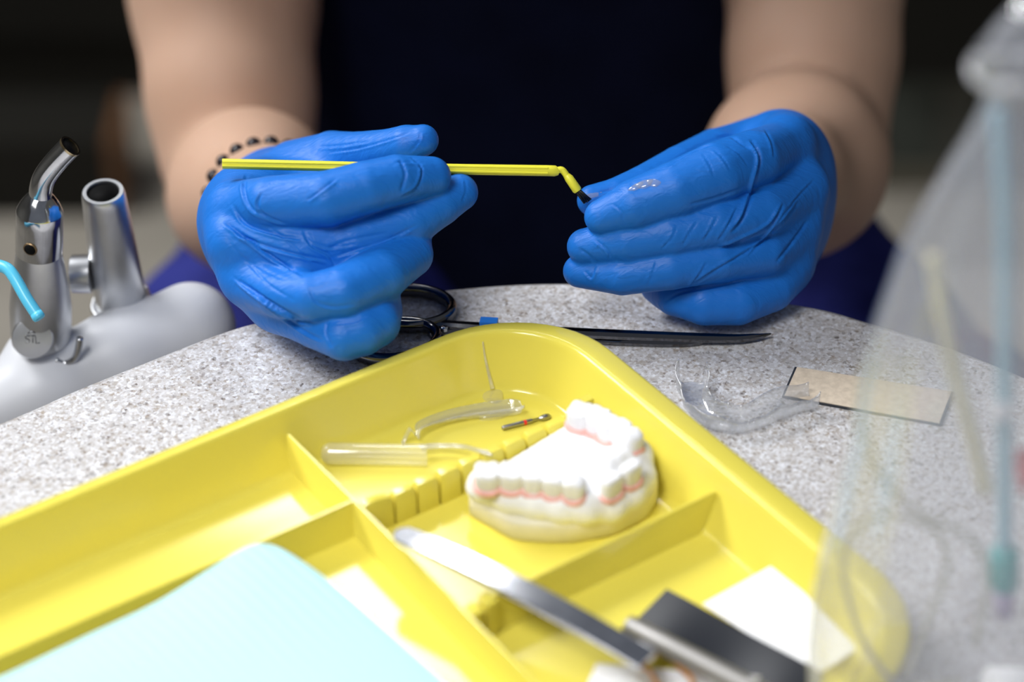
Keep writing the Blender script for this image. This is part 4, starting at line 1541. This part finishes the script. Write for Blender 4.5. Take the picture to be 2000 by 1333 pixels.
MB().tube(inside, [rt_ * .83, rt_ * .83, rt_ * .8], 28).build('bore', M['black'], hve)


def to_cam(p):
    return (CAMP - p).normalized()


def disc(center, nrm, r, depth, name, m, parent, rz=1.0, **kw):
    nrm = Vector(nrm).normalized()
    return MB().tube([center, center + nrm * depth * .82, center + nrm * depth, center + nrm * (depth * 1.01)], [r, r, r * .94, r * .90], 40).build(name, m, parent, sharp=30, **kw)


hc = rise(hb, 462, 77)
front = (CAMP - hc); front.z = 0; front.normalize()
hole = hc + front * (rr(hc, 46) * .93) + RGT * (-rr(hc, 20))
hn = (hole - hc); hn.z = 0; hn.normalize()
MB().tube([hole - hn * .001, hole + hn * .0009], [rr(hc, 14), rr(hc, 14)], 24).build('vent_rim', principled('tarnished_rim', (0.25, 0.17, 0.09), 0.4, metal=0.8), hve, label='tarnished rim of the vent hole')
MB().tube([hole - hn * .001, hole + hn * .0011], [rr(hc, 11.5), rr(hc, 11.5)], 24).build('vent_hole', M['black'], hve)

kc = rise(hb, 650, 68)
kn = (to_cam(kc) + Vector((-.08, 0, -.18))).normalized()
kbase = kc + kn * .0085
disc(kbase, kn, rr(kc, 40), .0062, 'valve_knob', M['satin'], hve)
knob = hve.children[-1]
# engraved letters on the knob
kx = (RGT - kn * RGT.dot(kn)).normalized()
ky = kn.cross(kx)
if ky.z < 0: ky = -ky
face_c = kbase + kn * .0063
sc_ = rr(kc, 1.0)
def stroke(lines, name):
    mb = MB()
    for l in lines:
        mb.tube([face_c + kx * (a * sc_) + ky * (b * sc_) for a, b in l], .00022, 6)
    mb.build(name, M['dark_steel'], knob)
stroke([[(-5, 5), (-10, 7), (-13, 4), (-12, 1), (-7, -1), (-5, -4), (-8, -7), (-13, -6)], [(-4, 7), (6, 6)], [(1, 6.5), (1, -8)], [(6, 5), (7, -9), (14, -8)], [(-8, 11), (-3, 14), (3, 13.5), (6, 11)]], 'engraving')
lv = [rise(hb, 672, 104), rise(hb, 678, 122), rise(hb, 672, 137), rise(hb, 660, 145), rise(hb, 640, 150), rise(hb, 629, 151)]
lv = [p + front * .011 for p in lv]
MB().tube(spline(lv, 5), .0014, 10).build('lever', M['chrome'], hve)

sb = P(243, 632, .972)
sal = thing('suction_socket', sb, 'satin metal suction handpiece with a wide open mouth, right of the bent chrome tube', 'suction tip')
s0, s1 = P(240, 612, .968), P(201, 374, .925)
sdv = s1 - s0
L_ = sdv.length
sdn = sdv.normalized()
def at(t): return s0 + sdv * t
mb = MB().tube([at(t) for t in (0, .03, .12, .3, .55, .8, .93, .965, .99, 1.0, 1.0, .98, .93)], [rr(s0, r) for r in (44, 49.5, 49.5, 48.8, 46.5, 43.5, 41.5, 41.0, 39.5, 38, 31, 29.5, 29)], 40, cap=False, axis=sdn)
mb.build('sleeve', M['satin'], sal, sharp=40)
MB().tube([at(.985), at(.80)], [rr(s0, 29.6), rr(s0, 28)], 32).build('bore', M['black'], sal)
MB().tube([at(.02) , at(-.06), at(-.16)], [rr(s0, 42), rr(s0, 43), rr(s0, 42)], 32).build('socket_base', M['satin'], sal)
kx2 = (RGT - sdn * RGT.dot(sdn)).normalized()
ky2 = sdn.cross(kx2)
rg = [at(.085) + kx2 * math.cos(a) * rr(s0, 53) + ky2 * math.sin(a) * rr(s0, 53) + sdn * (.0022 * math.cos(a)) for a in [2 * math.pi * k / 48 for k in range(50)]]
MB().tube(rg, .0012, 8, cap=False, squash=2.2, up=sdn).build('clip_ring', M['satin'], sal)
ks = at(.385) - kx2 * rr(s0, 44) + ky2 * (-.0035 if ky2.y > 0 else .0035)
MB().tube([ks, ks - kx2 * .0040, ks - kx2 * .0075, ks - kx2 * .0080], [rr(s0, 37), rr(s0, 37), rr(s0, 36), rr(s0, 32)], 32).build('valve_knob', M['satin'], sal, sharp=35)

# sky blue saliva ejector tube reaching in from the left
st = thing('saliva_ejector', P(20, 540, .885), 'sky blue bent plastic tube hanging in front of the chrome suction handpiece', 'tube')
pts = spline([P(-90, 519, .897), P(-60, 519, .895), P(-15, 518, .89), P(12, 524, .887), P(28, 542, .885), P(52, 584, .883), P(73, 616, .882)], 8)
MB().tube(pts, .0023, 20, cap=False).build('tube', M['cyan_plastic'], st)
dd = (pts[-1] - pts[-2]).normalized()
MB().tube([pts[-1] - dd * .001, pts[-1] + dd * .0008, pts[-1] + dd * .0016, pts[-1] + dd * .0017], [.0023, .0025, .0022, .0012], 20).build('tip', M['cyan_plastic'], st)
e0 = pts[0]

# ------------------------------------------------------------------ clear bag with tubing standing at the front right
bb = G(1985, 1440, 0)
bag = thing('clear_bag', bb, 'large clear plastic bag gathered at the top, standing on the table right of the tray', 'plastic bag')
sil = [(1400, 395), (1333, 396), (1250, 396), (1150, 392), (1050, 378), (950, 350), (850, 322), (720, 305), (620, 275), (540, 246), (480, 222), (430, 195), (370, 155), (310, 115), (250, 82), (200, 58), (165, 52)]
rings = []
NB = 96
lev = [(bb, .026), (bb + Vector((0, 0, .004)), .036), (bb + Vector((0, 0, .014)), .046)]
lev += [(rise(bb, py, 1985), w / F * (rise(bb, py) - CAMP).dot(FWD)) for py, w in sil]
top_p = lev[-1][0]
k_ = (top_p - CAMP).dot(FWD)
lev += [(top_p + Vector((0.001, 0, .005)), .0110), (top_p + Vector((0.006, 0, .011)), .0150), (top_p + Vector((0.015, 0, .018)), .0190), (top_p + Vector((0.026, -.002, .026)), .0210)]
zt = lev[-1][0].z - T
qn = random.Random(11)
ph = [qn.random() * 6.28 for _ in range(8)]
for i, (c, r) in enumerate(lev):
    z = (c.z - T) / zt
    out = []
    neck = math.exp(-((z - .86) / .16) ** 2)
    for j in range(NB):
        a = 2 * math.pi * j / NB
        w = 1 + (.015 + .05 * neck) * math.sin(7 * a + ph[0] + z * 2) + (.012 + .06 * neck) * math.sin(11 * a + ph[1] - z * 3) + .015 * math.sin(4 * a + ph[2] + z * 9) + .012 * math.sin(3 * a + z * 15 + ph[3])
        ry = r * (.52 if z < .7 else .52 + .3 * neck)
        out.append(c + Vector((math.cos(a) * r * w, math.sin(a) * ry * w, .0018 * math.sin(5 * a + ph[4]) if 0.05 < z else 0)))
    rings.append(out)
mb = MB()
mb.loft(rings, cap=False)
mb.f.append(tuple(range(NB))[::-1])
mb.build('film', M['film'], bag)
gat = top_p + Vector((0, 0, .004))
MB().tube([gat + Vector((math.cos(a) * .0115, math.sin(a) * .0092, .001 * math.sin(3 * a))) for a in [2 * math.pi * k / 40 for k in range(42)]], .0012, 8, cap=False).build('tie', M['film2'], bag, label='twisted clear tie at the neck')


def inb(px, py, dd=0.0):
    """a point inside the bag"""
    p = rise(bb, py)
    d = (p - CAMP).dot(FWD) + dd
    return P(px, py, d)


M['tub_clear'] = film_material('clear_tubing', 0.5, (0.62, 0.61, 0.52), gloss=0.3, bump=0)
M['tub_cream'] = principled('cream_tubing', (0.80, 0.74, 0.50), 0.4)
M['tub_blue'] = principled('pale_blue_tubing', (0.42, 0.66, 0.78), 0.4)
M['teal'] = principled('teal_connector', (0.10, 0.42, 0.42), 0.4)
M['rose'] = principled('rose_cap', (0.70, 0.22, 0.22), 0.5)
M['lilac'] = principled('lilac_cap', (0.55, 0.48, 0.68), 0.5)

coil = spline([inb(1880, 1330, .0), inb(1760, 1340, .004), inb(1690, 1260, .008), inb(1655, 1160, .008), inb(1650, 1080, .006), inb(1690, 1020, .004), inb(1760, 1010, .0), inb(1830, 1040, -.004), inb(1850, 1110, -.006), inb(1810, 1220, -.006), inb(1770, 1320, -.002)], 10)
o = MB().tube(coil, .0010, 10).build('tubing', M['tub_clear'])
tag(o, 'thin clear tubing looped low inside the plastic bag', 'tubing')
coil = spline([inb(1760, 700, .01), inb(1715, 715, .01), inb(1688, 760, .01), inb(1682, 830, .008), inb(1705, 905, .006), inb(1750, 965, .004), inb(1810, 1010, .0), inb(1870, 1035, -.004), inb(1915, 1080, -.006), inb(1925, 1160, -.006), inb(1905, 1260, -.004)], 10)
o = MB().tube(coil, .0010, 10).build('tubing', M['tub_clear'])
tag(o, 'thin clear tubing curving down the left inside of the plastic bag', 'tubing')
o = MB().tube(spline([inb(1822, 500, .0), inb(1838, 600, .0), inb(1862, 720, .0), inb(1895, 840, .0), inb(1925, 960, .0)], 8), .0019, 14).build('tubing', M['tub_cream'])
tag(o, 'cream tube slanting inside the plastic bag', 'tubing')
bt = thing('drip_line', inb(1960, 700), 'pale blue straight tube with a teal connector, upright inside the plastic bag', 'tube')
MB().tube(spline([inb(1950, 215, .0), inb(1960, 400, -.003), inb(1962, 600, -.004), inb(1962, 900, -.004), inb(1962, 1070, -.004)], 8), .0021, 14).build('tube', M['tub_blue'], bt)
MB().tube([inb(1962, 1070, -.004), inb(1962, 1080, -.004), inb(1962, 1140, -.004), inb(1962, 1150, -.004)], [.003, .0042, .0042, .003], 16).build('connector', M['teal'], bt)
MB().tube([inb(1962, 1150, -.004), inb(1962, 1160, -.004), inb(1962, 1200, -.004)], [.0024, .003, .0026], 16).build('end_cap', M['lilac'], bt)
rc = thing('tube_clamp', inb(2000, 920, .0), 'rose coloured clamp at the right edge inside the plastic bag', 'clamp')
MB().box(inb(2003, 905, .0), (1, 0, 0), FWD, UPV, .005, .003, .008).build('body', M['rose'], rc, smooth=False)
MB().box(inb(2003, 945, .0), (1, 0, 0), FWD, UPV, .003, .003, .004).build('tail', M['rose'], rc, smooth=False)
cp = thing('highlight_dot', inb(1958, 800, -.03), 'small white dot put in for a highlight beside the blue tube inside the plastic bag', 'cap')
cc = inb(1957, 805, -.012)  # solid white piece modelled in place of a highlight on the bag
MB().tube([cc + FWD * t for t in (0, .0004, .003, .004)], [.0016, .0026, .0026, .002], 20).build('cap', M['white_paper'], cp)
MB().tube([cc + FWD * .004, cc + FWD * .0065], [.0016, .0014], 14).build('stem', M['white_paper'], cp)
rl = thing('gauze_roll', G(1975, 1400, 4), 'white gauze roll in the bottom of the plastic bag', 'gauze')
g0, g1 = inb(1930, 1345, .002), inb(2040, 1352, .006)
MB().tube([g0, g0.lerp(g1, .03), g0.lerp(g1, .97), g1], [.0055, .0068, .0068, .0055], 24).build('roll', M['white_paper'], rl)
